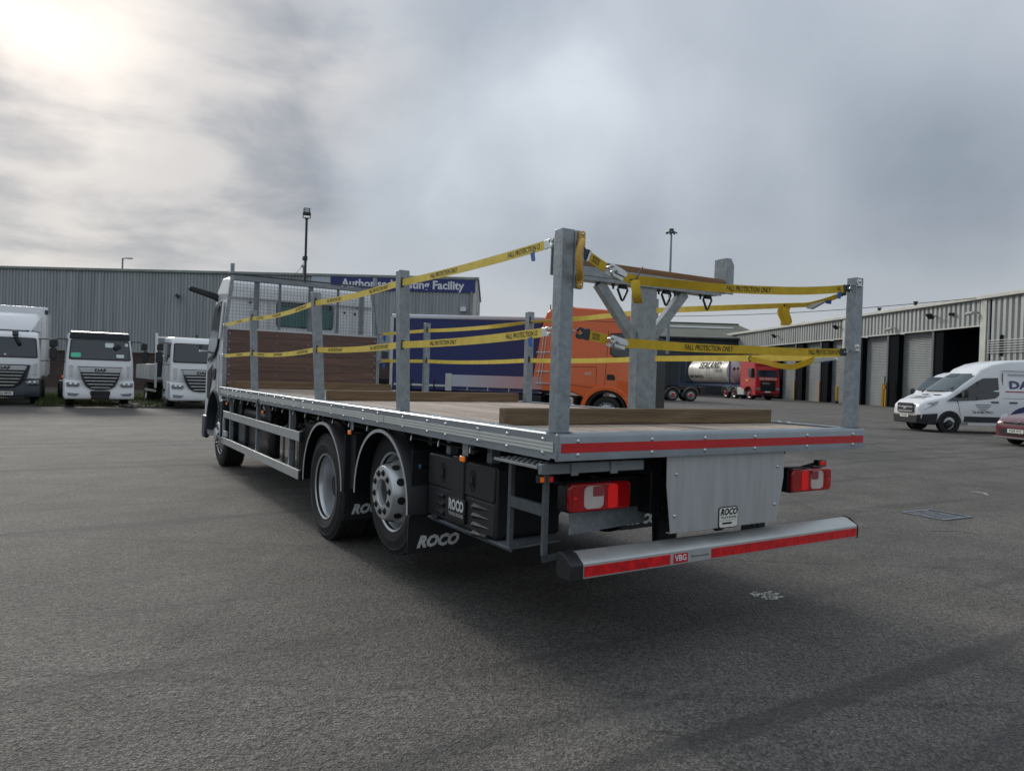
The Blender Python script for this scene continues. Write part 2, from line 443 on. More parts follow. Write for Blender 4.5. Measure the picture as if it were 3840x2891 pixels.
# ---------------------------------------------------------------- ground
def asphalt():
    mt = bpy.data.materials.new('asphalt'); mt.use_nodes = True
    nt = mt.node_tree; N, L = nt.nodes, nt.links
    b = N['Principled BSDF']
    tc = N.new('ShaderNodeTexCoord')
    def noise(sc, det=4, rough=.6, stretch=None, rot=0, dist=0):
        n = N.new('ShaderNodeTexNoise'); n.inputs['Scale'].default_value = sc; n.inputs['Detail'].default_value = det
        n.inputs['Roughness'].default_value = rough; n.inputs['Distortion'].default_value = dist
        mp = N.new('ShaderNodeMapping'); mp.inputs['Rotation'].default_value = (0, 0, rot)
        if stretch: mp.inputs['Scale'].default_value = stretch
        L.new(tc.outputs['Object'], mp.inputs[0]); L.new(mp.outputs[0], n.inputs['Vector'])
        return n.outputs['Fac']
    def ramp(x, a, b_, ca, cb):
        r = N.new('ShaderNodeValToRGB'); e = r.color_ramp.elements
        e[0].position, e[1].position = a, b_
        e[0].color = (*ca, 1) if isinstance(ca, tuple) else (ca, ca, ca, 1)
        e[1].color = (*cb, 1) if isinstance(cb, tuple) else (cb, cb, cb, 1)
        L.new(x, r.inputs[0]); return r.outputs[0]
    def mixc(fac, a, b_, mode='MIX'):
        m_ = N.new('ShaderNodeMix'); m_.data_type = 'RGBA'; m_.blend_type = mode
        for i, x in ((0, fac), (6, a), (7, b_)):
            if hasattr(x, 'is_linked'): L.new(x, m_.inputs[i])
            else: m_.inputs[i].default_value = x if not isinstance(x, tuple) else (*x, 1)
        return m_.outputs[2]
    vo = N.new('ShaderNodeTexVoronoi'); vo.inputs['Scale'].default_value = 92; vo.inputs['Randomness'].default_value = 1
    L.new(tc.outputs['Object'], vo.inputs['Vector'])
    sp = N.new('ShaderNodeSeparateColor'); L.new(vo.outputs['Color'], sp.inputs[0])
    stones = ramp(sp.outputs[0], .0, 1, (.04, .04, .039), (.40, .388, .37))
    gaps = ramp(vo.outputs['Distance'], .25, .75, 1.0, .35)
    c = mixc(1.0, stones, gaps, 'MULTIPLY')
    flecks = noise(28, 3)
    c = mixc(.4, c, ramp(flecks, .35, .65, (.085, .084, .083), (.24, .235, .228)))
    big = noise(.22, 5, .6)
    c = mixc(1.0, c, ramp(big, .3, .7, (.57, .55, .525), (.93, .885, .83)), 'MULTIPLY')
    mid = noise(1.3, 4, .65)
    c = mixc(1.0, c, ramp(mid, .3, .7, .74, 1.18), 'MULTIPLY')
    # drag marks: long thin tyre scuffs, two directions
    for rot, sc, thr in ((R(35), (.06, 1.0, 1), .66), (R(-52), (.05, .8, 1), .67), (R(80), (.05, 1.3, 1), .68)):
        s_ = noise(1.6, 3, .5, sc, rot, .4)
        c = mixc(ramp(s_, thr - .07, thr + .02, 0.0, .55), c, (.045, .044, .045))
    # pale worn scrapes
    s_ = noise(1.2, 4, .55, (.08, 1.2, 1), R(20), .5)
    c = mixc(ramp(s_, .64, .70, 0.0, .35), c, (.26, .25, .23))
    # hairline cracks, only here and there
    vc = N.new('ShaderNodeTexVoronoi'); vc.feature = 'DISTANCE_TO_EDGE'; vc.inputs['Scale'].default_value = .33
    wob = N.new('ShaderNodeVectorMath'); wob.operation = 'ADD'
    wn = N.new('ShaderNodeTexNoise'); wn.inputs['Scale'].default_value = 1.4; wn.inputs['Detail'].default_value = 5
    L.new(tc.outputs['Object'], wn.inputs['Vector'])
    L.new(tc.outputs['Object'], wob.inputs[0]); L.new(wn.outputs['Color'], wob.inputs[1]); L.new(wob.outputs[0], vc.inputs['Vector'])
    ck = ramp(vc.outputs['Distance'], .002, .006, 1.0, 0.0)
    msk = ramp(noise(.35, 2), .54, .66, 0.0, .4)
    c = mixc(mixc(1.0, ck, msk, 'MULTIPLY'), c, (.03, .03, .03))
    # oil drips and rusty brown stains
    c = mixc(ramp(noise(2.6, 2, .4), .70, .76, 0.0, .55), c, (.05, .049, .05))
    c = mixc(ramp(noise(.9, 3, .5, (.4, 1.3, 1), R(15)), .70, .78, 0.0, .4), c, (.11, .085, .06))
    # repaired strips, slightly different mix
    br = N.new('ShaderNodeTexBrick'); br.inputs['Scale'].default_value = .09; br.inputs['Mortar Size'].default_value = .004; br.offset = .37
    mpb = N.new('ShaderNodeMapping'); mpb.inputs['Rotation'].default_value = (0, 0, R(33)); L.new(tc.outputs['Object'], mpb.inputs[0]); L.new(mpb.outputs[0], br.inputs['Vector'])
    br.inputs['Color1'].default_value = (.92, .92, .92, 1); br.inputs['Color2'].default_value = (1.06, 1.05, 1.03, 1); br.inputs['Mortar'].default_value = (.8, .8, .8, 1)
    c = mixc(.8, c, mixc(1.0, c, br.outputs['Color'], 'MULTIPLY'))
    L.new(c, b.inputs['Base Color'])
    b.inputs['Roughness'].default_value = .82
    b.inputs['Specular IOR Level'].default_value = .35
    bp = N.new('ShaderNodeBump'); bp.inputs['Strength'].default_value = .9; bp.inputs['Distance'].default_value = .009
    L.new(vo.outputs['Distance'], bp.inputs['Height'])
    bp2 = N.new('ShaderNodeBump'); bp2.inputs['Strength'].default_value = .6; bp2.inputs['Distance'].default_value = .03
    L.new(flecks, bp2.inputs['Height']); L.new(bp.outputs[0], bp2.inputs['Normal'])
    L.new(bp2.outputs[0], b.inputs['Normal'])
    MATS['asphalt'] = mt
asphalt()
g = MB().quad((-900, -60, 0), (900, -60, 0), (900, 1400, 0), (-900, 1400, 0)).build('ground', 'asphalt', smooth=0, kind='structure')

# verge of soil and grass behind the three white lorries
def blob(pts, z): return [(a, b_, z) for a, b_ in pts]
rng = random.Random(3)
verge_pts = [(-30, 29.0), (-12, 28.7), (-6, 28.4), (-3.4, 28.0), (-2.2, 27.4), (-.6, 27.6), (.3, 26.9), (1.6, 26.3), (3.5, 27.2), (6, 28.6), (9, 31), (14, 34.5), (17, 37.4), (3, 47.5), (-8, 55.5), (-30, 71)]
MB().prism(verge_pts, (0, 0, .004), X, Y, (0, 0, .03)).build('verge', 'soil', kind='structure')

def grass_patch():
    mb = MB()
    def blade(x, y, h):
        a = rng.uniform(0, 6.28); w = rng.uniform(.006, .014); t = rng.uniform(.0, .6) * h
        dx, dy = math.cos(a), math.sin(a); tx, ty = math.cos(a + 1.5) * t, math.sin(a + 1.5) * t
        mb._add([(x - dx * w, y - dy * w, .03), (x + dx * w, y + dy * w, .03), (x + tx, y + ty, .03 + h)], [(0, 1, 2)])
    for cx, cy, rx, ry, n in ((-2.1, 29.2, .55, 1.6, 2600), (-1.0, 29.6, 1.2, 1.6, 3600), (.9, 30.4, .8, 2.6, 2600), (-2.1, 33, 1.0, 2, 2200), (-.6, 27.9, .9, .35, 700), (1.0, 26.95, .5, .3, 500), (2.5, 33, 1.6, 3, 2200), (-5, 30, 1.5, 1.2, 900), (-.5, 37, 4, 3, 3500), (-2.3, 27.7, .35, .3, 400)):
        for i in range(n):
            a = rng.uniform(0, 6.28); q = math.sqrt(rng.random())
            blade(cx + rx * q * math.cos(a), cy + ry * q * math.sin(a), rng.uniform(.04, .22))
    return mb
mat('grass', '5c6b33', .8, 0, .5, 3, dark='3c4722')
tag(grass_patch().build('rough_grass', 'grass', smooth=0, kind='stuff'), 'patchy green grass growing on the verge behind the white lorries', 'grass')
def rubble_patch():
    mb = MB()
    for i in range(420):
        q = math.sqrt(rng.random()); a = rng.uniform(0, 6.28)
        cx, cy = rng.choice(((1.0, 28.3), (1.0, 29.5), (-.3, 29.0), (.7, 27.3)))
        x, y = cx + .75 * q * math.cos(a), cy + .8 * q * math.sin(a)
        s = rng.uniform(.03, .13)
        mb.loft([[(x + s * .9 * math.cos(t + i) * rng.uniform(.6, 1.1), y + s * math.sin(t + i) * rng.uniform(.6, 1.1), .03 + zz * s) for t in (0, 1.2, 2.5, 3.8, 5)] for zz in (0, rng.uniform(.5, .9))])
    return mb
tag(rubble_patch().build('rubble', 'stone_grey', smooth=0, kind='stuff'), 'broken grey rubble lying on the soil between the white lorries', 'rubble')

# small marks on the yard
def splat(name, c, rx, ry, mt, n=26, rag=.35, z=.004, seed=1, rot=0):
    q = random.Random(seed); pts = []
    for i in range(n):
        t = 2 * math.pi * i / n; k = 1 + q.uniform(-rag, rag)
        a, b_ = rx * k * math.cos(t), ry * k * math.sin(t)
        pts.append((c[0] + a * math.cos(rot) - b_ * math.sin(rot), c[1] + a * math.sin(rot) + b_ * math.cos(rot)))
    return MB().prism(pts, (0, 0, .001), X, Y, (0, 0, z)).build(name, mt, smooth=0, kind='structure')
def gpt(px, py):
    d = f + rr * ((px - 1920) / FPX) - uu * ((py - 1445.5) / FPX)
    return CAM + d * (-CAM.z / d.z)
w0 = gpt(2874, 2232)
for i in range(60):
    a = rng.uniform(0, 6.28); q = rng.random() ** .7
    splat('cement_spill', (w0.x + .12 * q * math.cos(a), w0.y + .10 * q * math.sin(a)), rng.uniform(.006, .02), rng.uniform(.005, .014), 'concrete_spill', 9, .5, .003, i)
def crack(name, pts, w, mt='wire_black'):
    pts = [gpt(*p) for p in pts]; mb = MB(); L_, R_ = [], []
    for i, p in enumerate(pts):
        t = (pts[min(i + 1, len(pts) - 1)] - pts[max(i - 1, 0)]).normalized(); n = V((-t.y, t.x, 0)) * w * (.35 + .65 * math.sin(math.pi * (i + .5) / len(pts)))
        L_.append(p + n + Z * .003); R_.append(p - n + Z * .003)
    mb.grid([L_, R_]).build(name, mt, smooth=0, kind='structure')
crack('surface_crack', [(3424, 1987), (3480, 1990), (3560, 1992), (3600, 1993), (3640, 1999), (3683, 2009)], .008)
crack('surface_crack', [(3520, 1978), (3545, 1980), (3566, 1984)], .006)
crack('surface_crack', [(2375, 2363), (2392, 2364), (2412, 2365)], .004)

for ln_ in (((3586, 1650), (3605, 1650.5), (3624, 1651)), ((3652, 1652), (3670, 1653), (3690, 1654)), ((3712, 1653), (3750, 1655), (3790, 1657)), ((3580, 1692), (3600, 1694)), ((3500, 1690), (3540, 1694), (3575, 1697)), ((3330, 1650), (3350, 1651), (3362, 1652))):
    crack('worn_bay_line', ln_, .035, 'worn_line')
crack('scrape_mark', [(3635, 1843), (3665, 1845), (3690, 1849), (3705, 1856)], .03, 'worn_line')
# gully grate
gc = gpt(3512, 1931)
gt = thing('drain_grate', 'rectangular iron drain grate set flush in the asphalt right of the flatbed', 'drain grate', (gc.x, gc.y, 0), R(-4))
MB().box(-.30, .30, -.27, .27, .001, .004).build('pit', 'interior_dark', gt)
fr = MB()
for a in ((-.30, .30, -.27, -.235), (-.30, .30, .235, .27), (-.30, -.265, -.235, .235), (.265, .30, -.235, .235), (.13, .16, -.235, .235)): fr.box(*a, .002, .012)
fr.build('frame', 'iron_grate', gt)
for i in range(8):
    MB().box(-.265, .13, -.22 + i * .056, -.195 + i * .056, .003, .011).build('bar', 'iron_grate', gt)

# ---------------------------------------------------------------- corrugated cladding
def corr(p0, d, length, z0, z1, pitch, depth, nrm, top=None):
    """trapezoid sheet standing from z0 to z1 along d, ribs pushed out along nrm"""
    p0, d, nrm = V(p0), V(d).normalized(), V(nrm).normalized()
    rows = [[], []]; n = int(length / pitch)
    for i in range(n + 1):
        for a, q in ((0, 0), (.34, 0), (.44, 1), (.90, 1)):
            s_ = min(length, (i + a) * pitch); p = p0 + d * s_ + nrm * (depth * q)
            rows[0].append((p.x, p.y, z0)); rows[1].append((p.x, p.y, z1 if top is None else top(s_)))
    return MB().grid(rows)
def obx(mb, o, d, n, s0, s1, n0, n1, z0, z1):
    """box in a wall frame: s along wall, n outwards"""
    o, d, n = V(o), V(d), V(n)
    P = lambda s_, q, z: o + d * s_ + n * q + Z * z
    return mb._add([P(s0, n0, z0), P(s1, n0, z0), P(s1, n1, z0), P(s0, n1, z0), P(s0, n0, z1), P(s1, n0, z1), P(s1, n1, z1), P(s0, n1, z1)],
                   [(0, 3, 2, 1), (4, 5, 6, 7), (0, 1, 5, 4), (1, 2, 6, 5), (2, 3, 7, 6), (3, 0, 4, 7)])

# ---------------------------------------------------------------- left warehouse with the testing sign
LD = V((25.4, -17.8, 0)).normalized(); LN = V((LD.y, -LD.x, 0))
if LN.y > 0: LN = -LN
LO = V((20.16, 36.87, 0)) - LD * 62
wh = thing('testing_warehouse', 'long grey corrugated warehouse with brick base and blue testing facility sign', 'warehouse', (0, 0, 0))
corr(LO, LD, 62, 2.4, 7.53, .21, .045, LN).build('cladding', 'clad_left', wh, smooth=0)
obx(MB(), LO, LD, LN, 0, 61.9, -.25, -.04, 0, 2.4).build('brick_wall', 'brick_dull', wh)
obx(MB(), LO, LD, LN, 0, 61.98, -.02, .07, 2.36, 2.42).build('drip_flashing', 'clad_gutter', wh)
obx(MB(), LO, LD, LN, 0, 62.05, -.1, .16, 7.52, 7.7).build('gutter', 'clad_gutter', wh, .03)
obx(MB(), LO, LD, LN, 61.78, 62.03, -.05, .07, 2.4, 7.5).build('corner_flashing', 'trim_light', wh)
END = LO + LD * 62
RD = V((.505, .863, 0)).normalized(); RS = V((RD.y, -RD.x, 0))
corr(END, RD, 14, 2.2, 7.6, .21, .04, RS, ).build('end_cladding', 'clad_left', wh, smooth=0)
obx(MB(), END, RD, RS, 0, 14, -.2, -.02, 0, 2.2).build('brick_end', 'brick_dull', wh)
obx(MB(), END, RD, RS, -.1, 14, -.05, .14, 7.58, 7.72).build('verge_flashing', 'trim_light', wh)
rp = MB(); a = LO + Z * 7.6; b_ = END + Z * 7.6
rp.quad(a, b_, b_ + RD * 12 + Z * .05, a + RD * 12 + Z * .05)
rp.build('roof', 'clad_gutter', wh)
def facade_hit(px, py, O, D, Nn):
    d = f + rr * ((px - 1920) / FPX) - uu * ((py - 1445.5) / FPX)
    t = (V((O.x, O.y, 0)) - V((CAM.x, CAM.y, 0))).dot(Nn) / V((d.x, d.y, 0)).dot(Nn)
    p = CAM + d * t
    return (V((p.x, p.y, 0)) - V((O.x, O.y, 0))).dot(D), p.z
s0, zt = facade_hit(1243, 1033, LO, LD, LN); s1, zb = facade_hit(1782, 1099, LO, LD, LN)
sg = obx(MB(), LO, LD, LN, s0, s1, .07, .12, zb, zt - .02).build('sign_board', 'sign_blue', wh)
sm = (s0 + s1) / 2
sa, _ = facade_hit(1281, 1060, LO, LD, LN); sb, _ = facade_hit(1742, 1075, LO, LD, LN)
tw = text_mesh('Authorised Testing Facility', 1, bold=.03)
wd = max(v.co.x for v in tw.vertices) - min(v.co.x for v in tw.vertices)
sz = (sb - sa) / wd
text('Authorised Testing Facility', LO + LD * ((sa + sb) / 2) + LN * .124 + Z * ((zt + zb) / 2 - .05), LD, Z, sz, 'sign_white', sg, bold=.03)
sw0, _ = facade_hit(1170, 1040, LO, LD, LN)
obx(MB(), LO, LD, LN, sw0, s0 - .02, .07, .11, zb + .05, zt - .02).build('blank_board', 'sign_pale', wh)
for px, py in ((675, 1113),):
    s_, z_ = facade_hit(px, py, LO, LD, LN); P = LO + LD * s_ + LN * .05 + Z * z_
    mb = MB().beam(P, P + LN * .25, .06, .06); mb.beam(P + LN * .2 - LD * .14 + Z * .08, P + LN * .32 + LD * .13 - Z * .08, .06, .22)
    mb.build('wall_floodlight', 'black_satin', wh)
s_, z_ = facade_hit(1767, 1150, LO, LD, LN)
MB().cyl(LO + LD * s_ + LN * .12 + Z * 2.4, LO + LD * s_ + LN * .12 + Z * (z_ + .9), .07).build('downpipe', 'clad_gutter', wh)
s_, z_ = facade_hit(1740, 1160, LO, LD, LN)
obx(MB(), LO, LD, LN, s_ - .2, s_ + .15, .05, .3, z_ - .15, z_ + .12).build('alarm_box', 'sign_white', wh)
for k in range(2):   # panel signs and a lamp on the gable return
    obx(MB(), END, RD, RS, .7 + k * 1.6, 1.9 + k * 1.6, .05, .09, 5.6 - k * 1.2, 6.9 - k * 1.2).build('gable_sign', 'sign_white', wh)
mb = MB().beam(END + RD * 1.2 + LD * .04 + Z * 4.9, END + RD * .9 + LD * .7 + Z * 5.15, .12, .1); mb.build('gable_lamp', 'steel_dark', wh)
for px, py in ((1126, 1025),):
    s_, z_ = facade_hit(px, py, LO, LD, LN); P = LO + LD * s_ - LN * .6
    MB().cyl(P + Z * 7.6, P + Z * 8.2, .06).cyl(P + Z * 8.15, P + Z * 8.3, .14).build('roof_vent', 'clad_gutter', wh)
# boarded window and meter box low on the brick by the blue lorry
for px0, px1, py0, py1, nm, mt_ in ((1432, 1455, 1318, 1345, 'service_box', 'dark_grey_paint'), (1418, 1458, 1420, 1436, 'air_brick', 'interior_dark')):
    a0, z1_ = facade_hit(px0, py0, LO, LD, LN); a1, z0_ = facade_hit(px1, py1, LO, LD, LN)
    obx(MB(), LO, LD, LN, a0, a1, -.03, .06, max(.1, z0_), z1_).build(nm, mt_, wh)

# street lamp rising behind its roof
p = pix(460, 968, 64)
sl = thing('street_lamp', 'thin street lamp with short bracket rising behind the grey warehouse roof', 'street lamp', (p.x, p.y, 0))
MB().cyl((0, 0, 0), (0, 0, p.z), .09, r2=.07).build('column', 'pole_galv', sl)
MB().beam((0, 0, p.z - .05), (.45, -.2, p.z + .02), .07, .07).build('bracket', 'pole_galv', sl)
MB().beam((.25, -.1, p.z), (.75, -.32, p.z), .2, .1).build('lantern', 'pole_galv', sl, .03)

# floodlight column
p = pix(1150, 823, 34)
fl = thing('floodlight_column', 'dark steel column with a square floodlight in front of the testing sign', 'light column', (p.x, p.y, 0))
MB().cyl((0, 0, 0), (0, 0, p.z), .065, 16, .055).build('column', 'pole_dark', fl)
MB().cyl((0, 0, p.z), (0, 0, p.z + .06), .09, 12).build('cap', 'pole_dark', fl)
q_ = (CAM - V((p.x, p.y, CAM.z))).normalized(); sx_ = V((-q_.y, q_.x, 0))
hd = MB(); c0 = V((0, 0, p.z + .38)); upv = (Z * .97 - q_ * .24).normalized(); nn = sx_.cross(upv)
hd.prism(rrect(.31, .34, .03), c0, sx_, upv, nn * -.12); hd.build('floodlight', 'black_satin', fl, .01)
MB().prism(rrect(.22, .18, .02), c0 + upv * .04 + nn * .005 * (1 if nn.dot(q_) > 0 else -1) + (nn * .0), sx_, upv, nn * .01).build('lens', 'headlamp', fl)
MB().beam(V((0, 0, p.z + .06)) - sx_ * .165, V((0, 0, p.z + .32)) - sx_ * .165, .03, .05).beam(V((0, 0, p.z + .06)) + sx_ * .165, V((0, 0, p.z + .32)) + sx_ * .165, .03, .05).beam(V((0, 0, p.z + .06)) - sx_ * .17, V((0, 0, p.z + .06)) + sx_ * .17, .05, .03).build('stirrup', 'pole_dark', fl)
MB().box(-.13, .07, -.1, .1, p.z - 1.93, p.z - 1.73).build('junction_box', 'pole_dark', fl, .02)
s_, z_ = facade_hit(1105, 1021, LO, LD, LN); e_ = LO + LD * s_ + Z * 7.68
tag(MB().tube([V((p.x - .07, p.y, p.z - 2.0)).lerp(e_, t / 8) - Z * (.12 * math.sin(math.pi * t / 8)) for t in range(9)], .012, 4).build('stay_cable', 'wire_black'), 'thin stay cable slanting from the floodlight column down to the warehouse roof', 'cable')

# high mast with a ring of lamps
p = pix(2518, 872, 88)
hm = thing('high_mast', 'very tall tapering mast with a ring of lamps behind the load rest', 'light mast', (p.x, p.y, 0))
MB().cyl((0, 0, 0), (0, 0, p.z), .24, 14, .11).build('column', 'pole_galv', hm)
MB().lathe([(.4, -.05), (.46, 0), (.4, .05), (.36, 0), (.4, -.05)], (0, 0, p.z + .0), Z, 20).cyl((0, 0, p.z - .1), (0, 0, p.z + .35), .16, 10).cyl((0, 0, p.z + .1), (0, 0, p.z + .42), .3, 10).build('head_ring', 'steel_dark', hm)
for i in range(8):
    a = i * math.pi / 4 + .2; d = V((math.cos(a), math.sin(a), 0))
    MB().beam(d * .38 + Z * (p.z + .06), d * .72 + Z * (p.z - .12), .24, .1).build('lamp', 'steel_dark', hm, .04)

# ---------------------------------------------------------------- long shed on the right with roller shutters
SO = V((58.4, 31.6, 0)); SD = V((.461, .888, 0)).normalized(); SN = V((-SD.y, SD.x, 0))
if SN.x > 0: SN = -SN
sh = thing('shutter_shed', 'long pale corrugated shed with a row of grey roller shutters and one open bay', 'shed', (0, 0, 0))
EV, CB = 8.25, 6.32
corr(SO - SD * 9.45, SD, 51.6, CB, EV - .15, .52, .09, SN).build('upper_cladding', 'clad_right', sh, smooth=0)
corr(SO - SD * 26, SD, 15.95, 0, EV - .15, .52, .09, SN).build('full_cladding', 'clad_right', sh, smooth=0)
obx(MB(), SO, SD, SN, -26.2, 42.3, -.1, .35, EV - .12, EV + .16).build('eaves_gutter', 'trim_light', sh, .03)
obx(MB(), SO, SD, SN, -9.45, 42.1, -.02, .11, CB - .1, CB).build('lintel_flashing', 'trim_light', sh)
obx(MB(), SO, SD, SN, 41.9, 42.25, -.05, .12, 0, EV).build('corner_post', 'trim_light', sh)
a, b_ = SO - SD * 26 + Z * (EV + .1), SO + SD * 42.2 + Z * (EV + .1)
MB().quad(a, b_, b_ - SN * 16 + Z * 2.2, a - SN * 16 + Z * 2.2).build('roof', 'clad_gutter', sh)
corr(SO + SD * 42.2, -SN, 22, 0, EV, .52, .08, SD).build('far_end_cladding', 'clad_right', sh, smooth=0)
cols_ = [(-5.3, -4.24), (.31, 1.68), (5.75, 7.2), (11.82, 13.17), (17.18, 18.61), (22.7, 24.1), (28.3, 29.7), (33.9, 35.3), (39.5, 41.9)]
for i, (c0_, c1_) in enumerate(cols_):
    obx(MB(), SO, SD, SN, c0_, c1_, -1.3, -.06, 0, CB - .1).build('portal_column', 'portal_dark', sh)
    obx(MB(), SO, SD, SN, c1_ - .02, c1_ + .2, -.25, .02, 0, CB - .1).build('jamb', 'slab_grey', sh)
    if i: obx(MB(), SO, SD, SN, c1_ + .03, c1_ + .15, .03, .10, 0, 2.1).build('guard_strip', 'yellow_paint', sh)
def shutter(s0_, s1_, zlow=0.0, dark=False):
    rows = [[], []]; n = int((CB - zlow) / .14)
    A, B = SO + SD * s0_ - SN * .55, SO + SD * s1_ - SN * .55
    ra, rb = [], []
    for k in range(n):
        for q, dz in ((0, 0), (.045, .03), (.045, .105), (0, .135)):
            for L_, P in ((ra, A), (rb, B)): L_.append((P.x + SN.x * q, P.y + SN.y * q, zlow + k * .14 + dz))
    MB().grid([ra, rb]).build('roller_shutter', 'shutter', sh, smooth=0)
edges = [(-4.04, .31), (1.9, 5.75), (7.4, 11.82), (13.37, 17.18), (18.8, 22.7), (24.3, 28.3), (29.9, 33.9), (35.5, 39.5)]
for e in edges: shutter(*e)
obx(MB(), SO, SD, SN, 17.4, 40, -.5, -.35, CB - .95, CB - .1).build('shutter_box', 'shutter_dark', sh)
# open bay: dark room with floor slab, steel beams, a sheeted heap and one lit tube
room = MB(); P = lambda s_, n_, z_: SO + SD * s_ + SN * n_ + Z * z_
room.quad(P(-9.4, -14, 0), P(-4.3, -14, 0), P(-4.3, -14, CB), P(-9.4, -14, CB)); room.quad(P(-10.5, -.2, 0), P(-10.5, -14, 0), P(-10.5, -14, CB), P(-10.5, -.2, CB))
room.quad(P(-4.3, -.3, 0), P(-4.3, -14, 0), P(-4.3, -14, CB), P(-4.3, -.3, CB)); room.quad(P(-10.5, -.3, CB), P(-4.3, -.3, CB), P(-4.3, -14, CB), P(-10.5, -14, CB))
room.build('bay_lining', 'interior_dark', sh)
MB().beam(P(-9.4, -7, 5.2), P(-4.3, -7, 5.3), .3, .35).beam(P(-6.6, -6, 0), P(-6.6, -6, 6), .25, .25).build('bay_beam', 'portal_dark', sh)
hp = []
for i in range(9):
    hp.append([P(-9.4 + i * .6, -4 - 3 * q, max(.2, 2.9 - .27 * i + .35 * math.sin(i * 1.7 + q * 3)) * math.sin(math.pi * (.15 + .7 * q)) + 1.1) for q in (0, .25, .5, .75, 1)])
MB().grid(hp).build('sheeted_heap', 'slab_grey', sh)
MB().beam(P(-6.25, -6, 4.6), P(-5.85, -6, 4.62), .12, .07).build('tube_light', 'lamp_on', sh)
obx(MB(), SO, SD, SN, -10.0, -9.41, -.3, .16, 0, EV - .15).build('bay_column', 'trim_light', sh, .02)
obx(MB(), SO, SD, SN, -10.35, -10.02, -.3, .02, 0, EV - .2).build('recess_strip', 'portal_dark', sh)
for k in range(6):
    obx(MB(), SO, SD, SN, -19, -10.3, .16, .2, 4.28 + k * .17, 4.32 + k * .17).build('guard_bar', 'zinc', sh)
obx(MB(), SO, SD, SN, -11.6, -11.35, .1, .15, 4.05, 5.5).build('slot_plate', 'portal_dark', sh)
obx(MB(), SO, SD, SN, 8.35, 8.75, .02, .25, 4.6, EV - .2).build('downpipe', 'trim_light', sh, .03)
for s_, z_ in ((19.12, 8.62), (9.7, 8.82), (4.87, 8.87), (-.32, 8.92)):
    q = P(s_, -1.0, 0); MB().cyl(q + Z * 8.2, q + Z * z_, .13, 10).cyl(q + Z * (z_ - .05), q + Z * (z_ + .05), .19, 10).build('roof_pipe', 'pole_dark', sh)
for s_, z_, big in ((-4.55, 7.34, 1), (9.44, 7.42, 1), (23, 7.3, 1), (37, 7.25, 1), (-6.47, 7.33, 0)):
    q = P(s_, .1, z_)
    mb = MB().beam(q, q + SN * .35, .08, .08)
    if big: mb.prism(rrect(.62, .5, .04), q + SN * .55 - Z * .05, SD, (Z * .75 + SN * .66), (SN * .75 - Z * .66) * -.1)
    else: mb.cyl(q + SN * .1 - Z * .1, q + SN * .1 + Z * .1, .2, 10)
    mb.build('wall_lamp', 'black_satin', sh)
for s_, z_ in ((.64, 6.74), (-9.02, 7.26)):
    q = P(s_, .1, z_)
    MB().beam(q, q + SN * .3, .1, .1).cyl(q + SN * .3 + SD * .05 - Z * .05, q + SN * .5 + SD * .5 - Z * .12, .13, 10).build('security_camera', 'trim_light', sh)
q = P(8.2, .9, 0)
bo = thing('bollard', 'yellow steel bollard with a dark foot in front of the shutters', 'bollard', (q.x, q.y, 0))
MB().cyl((0, 0, .25), (0, 0, 1.62), .13, 14).dome((0, 0, 1.62), Z, .13, .5, 14).build('shaft', 'yellow_paint', bo)
MB().cyl((0, 0, 0), (0, 0, .26), .15, 14).build('foot', 'rubber', bo)
q = P(1.35, .55, 0)
pb = thing('shutter_control_post', 'yellow post with pushbutton box beside the nearest closed shutter', 'control post', (q.x, q.y, 0))
MB().box(-.1, .1, -.1, .1, 0, 1.95).build('post', 'yellow_paint', pb, .02)
MB().box(-.13, .13, -.13, .13, 1.95, 2.6).build('notice', 'trim_light', pb, .01)
MB().box(-.12, .12, -.22, -.1, 1.5, 1.9).build('button_box', 'yellow_paint', pb, .01)

# overhead cable running to its roof
ca, cb_ = pix(2450, 1187, 70), P(-9.3, .2, EV + .02)
pts = [ca.lerp(cb_, t / 16) - Z * (.35 * math.sin(math.pi * t / 16)) for t in range(17)]
tag(MB().tube(pts, .03, 4).build('overhead_cable', 'wire_black'), 'thin black cable hung across the sky to the pale shed roof', 'cable')

# ---------------------------------------------------------------- dark old shed far behind the tanker
ol = thing('old_shed', 'dark walled old shed with mossy corrugated roof behind the tanker lorry', 'shed', (0, 0, 0))
Rf = V((rr.x, rr.y, 0)).normalized(); Ff = V((f.x, f.y, 0)).normalized()
def far(px, py, D): p_ = pix(px, py, D); return p_
e0, e1 = far(2300, 1262, 96), far(2890, 1262, 96)
g0, g1 = V((e0.x, e0.y, 0)), V((e1.x, e1.y, 0))
zz_e, zz_r = 7.6, 10.5
MB().prism([(0, 0), ((g1 - g0).length, 0), ((g1 - g0).length, zz_e), (0, zz_e)], g0, (g1 - g0).normalized(), Z, Ff * 28).build('wall', 'dark_wall', ol)
dn = (g1 - g0).normalized(); ln = (g1 - g0).length
rows = [[], []]; n = int(ln / .38)
for i in range(n + 1):
    for a, q in ((0, 0), (.3, .0), (.5, .09), (.8, .09)):
        s_ = min(ln, (i + a) * .38)
        rows[0].append(g0 + dn * s_ - Ff * .4 + Z * (zz_e - .05 + q)); rows[1].append(g0 + dn * (s_ - .2) + Ff * 14 + Z * (zz_r + q))
MB().grid(rows).build('roof_sheets', 'old_roof', ol, smooth=0)
MB().quad(g0 + dn * 1 + Ff * 8.6 + Z * (zz_e + 1.93), g0 + dn * (ln - 2.2) + Ff * 8.6 + Z * (zz_e + 1.93), g0 + dn * (ln - 2.2) + Ff * 10 + Z * (zz_e + 2.23), g0 + dn * 1 + Ff * 10 + Z * (zz_e + 2.23)).build('rooflight_strip', 'roof_light', ol)
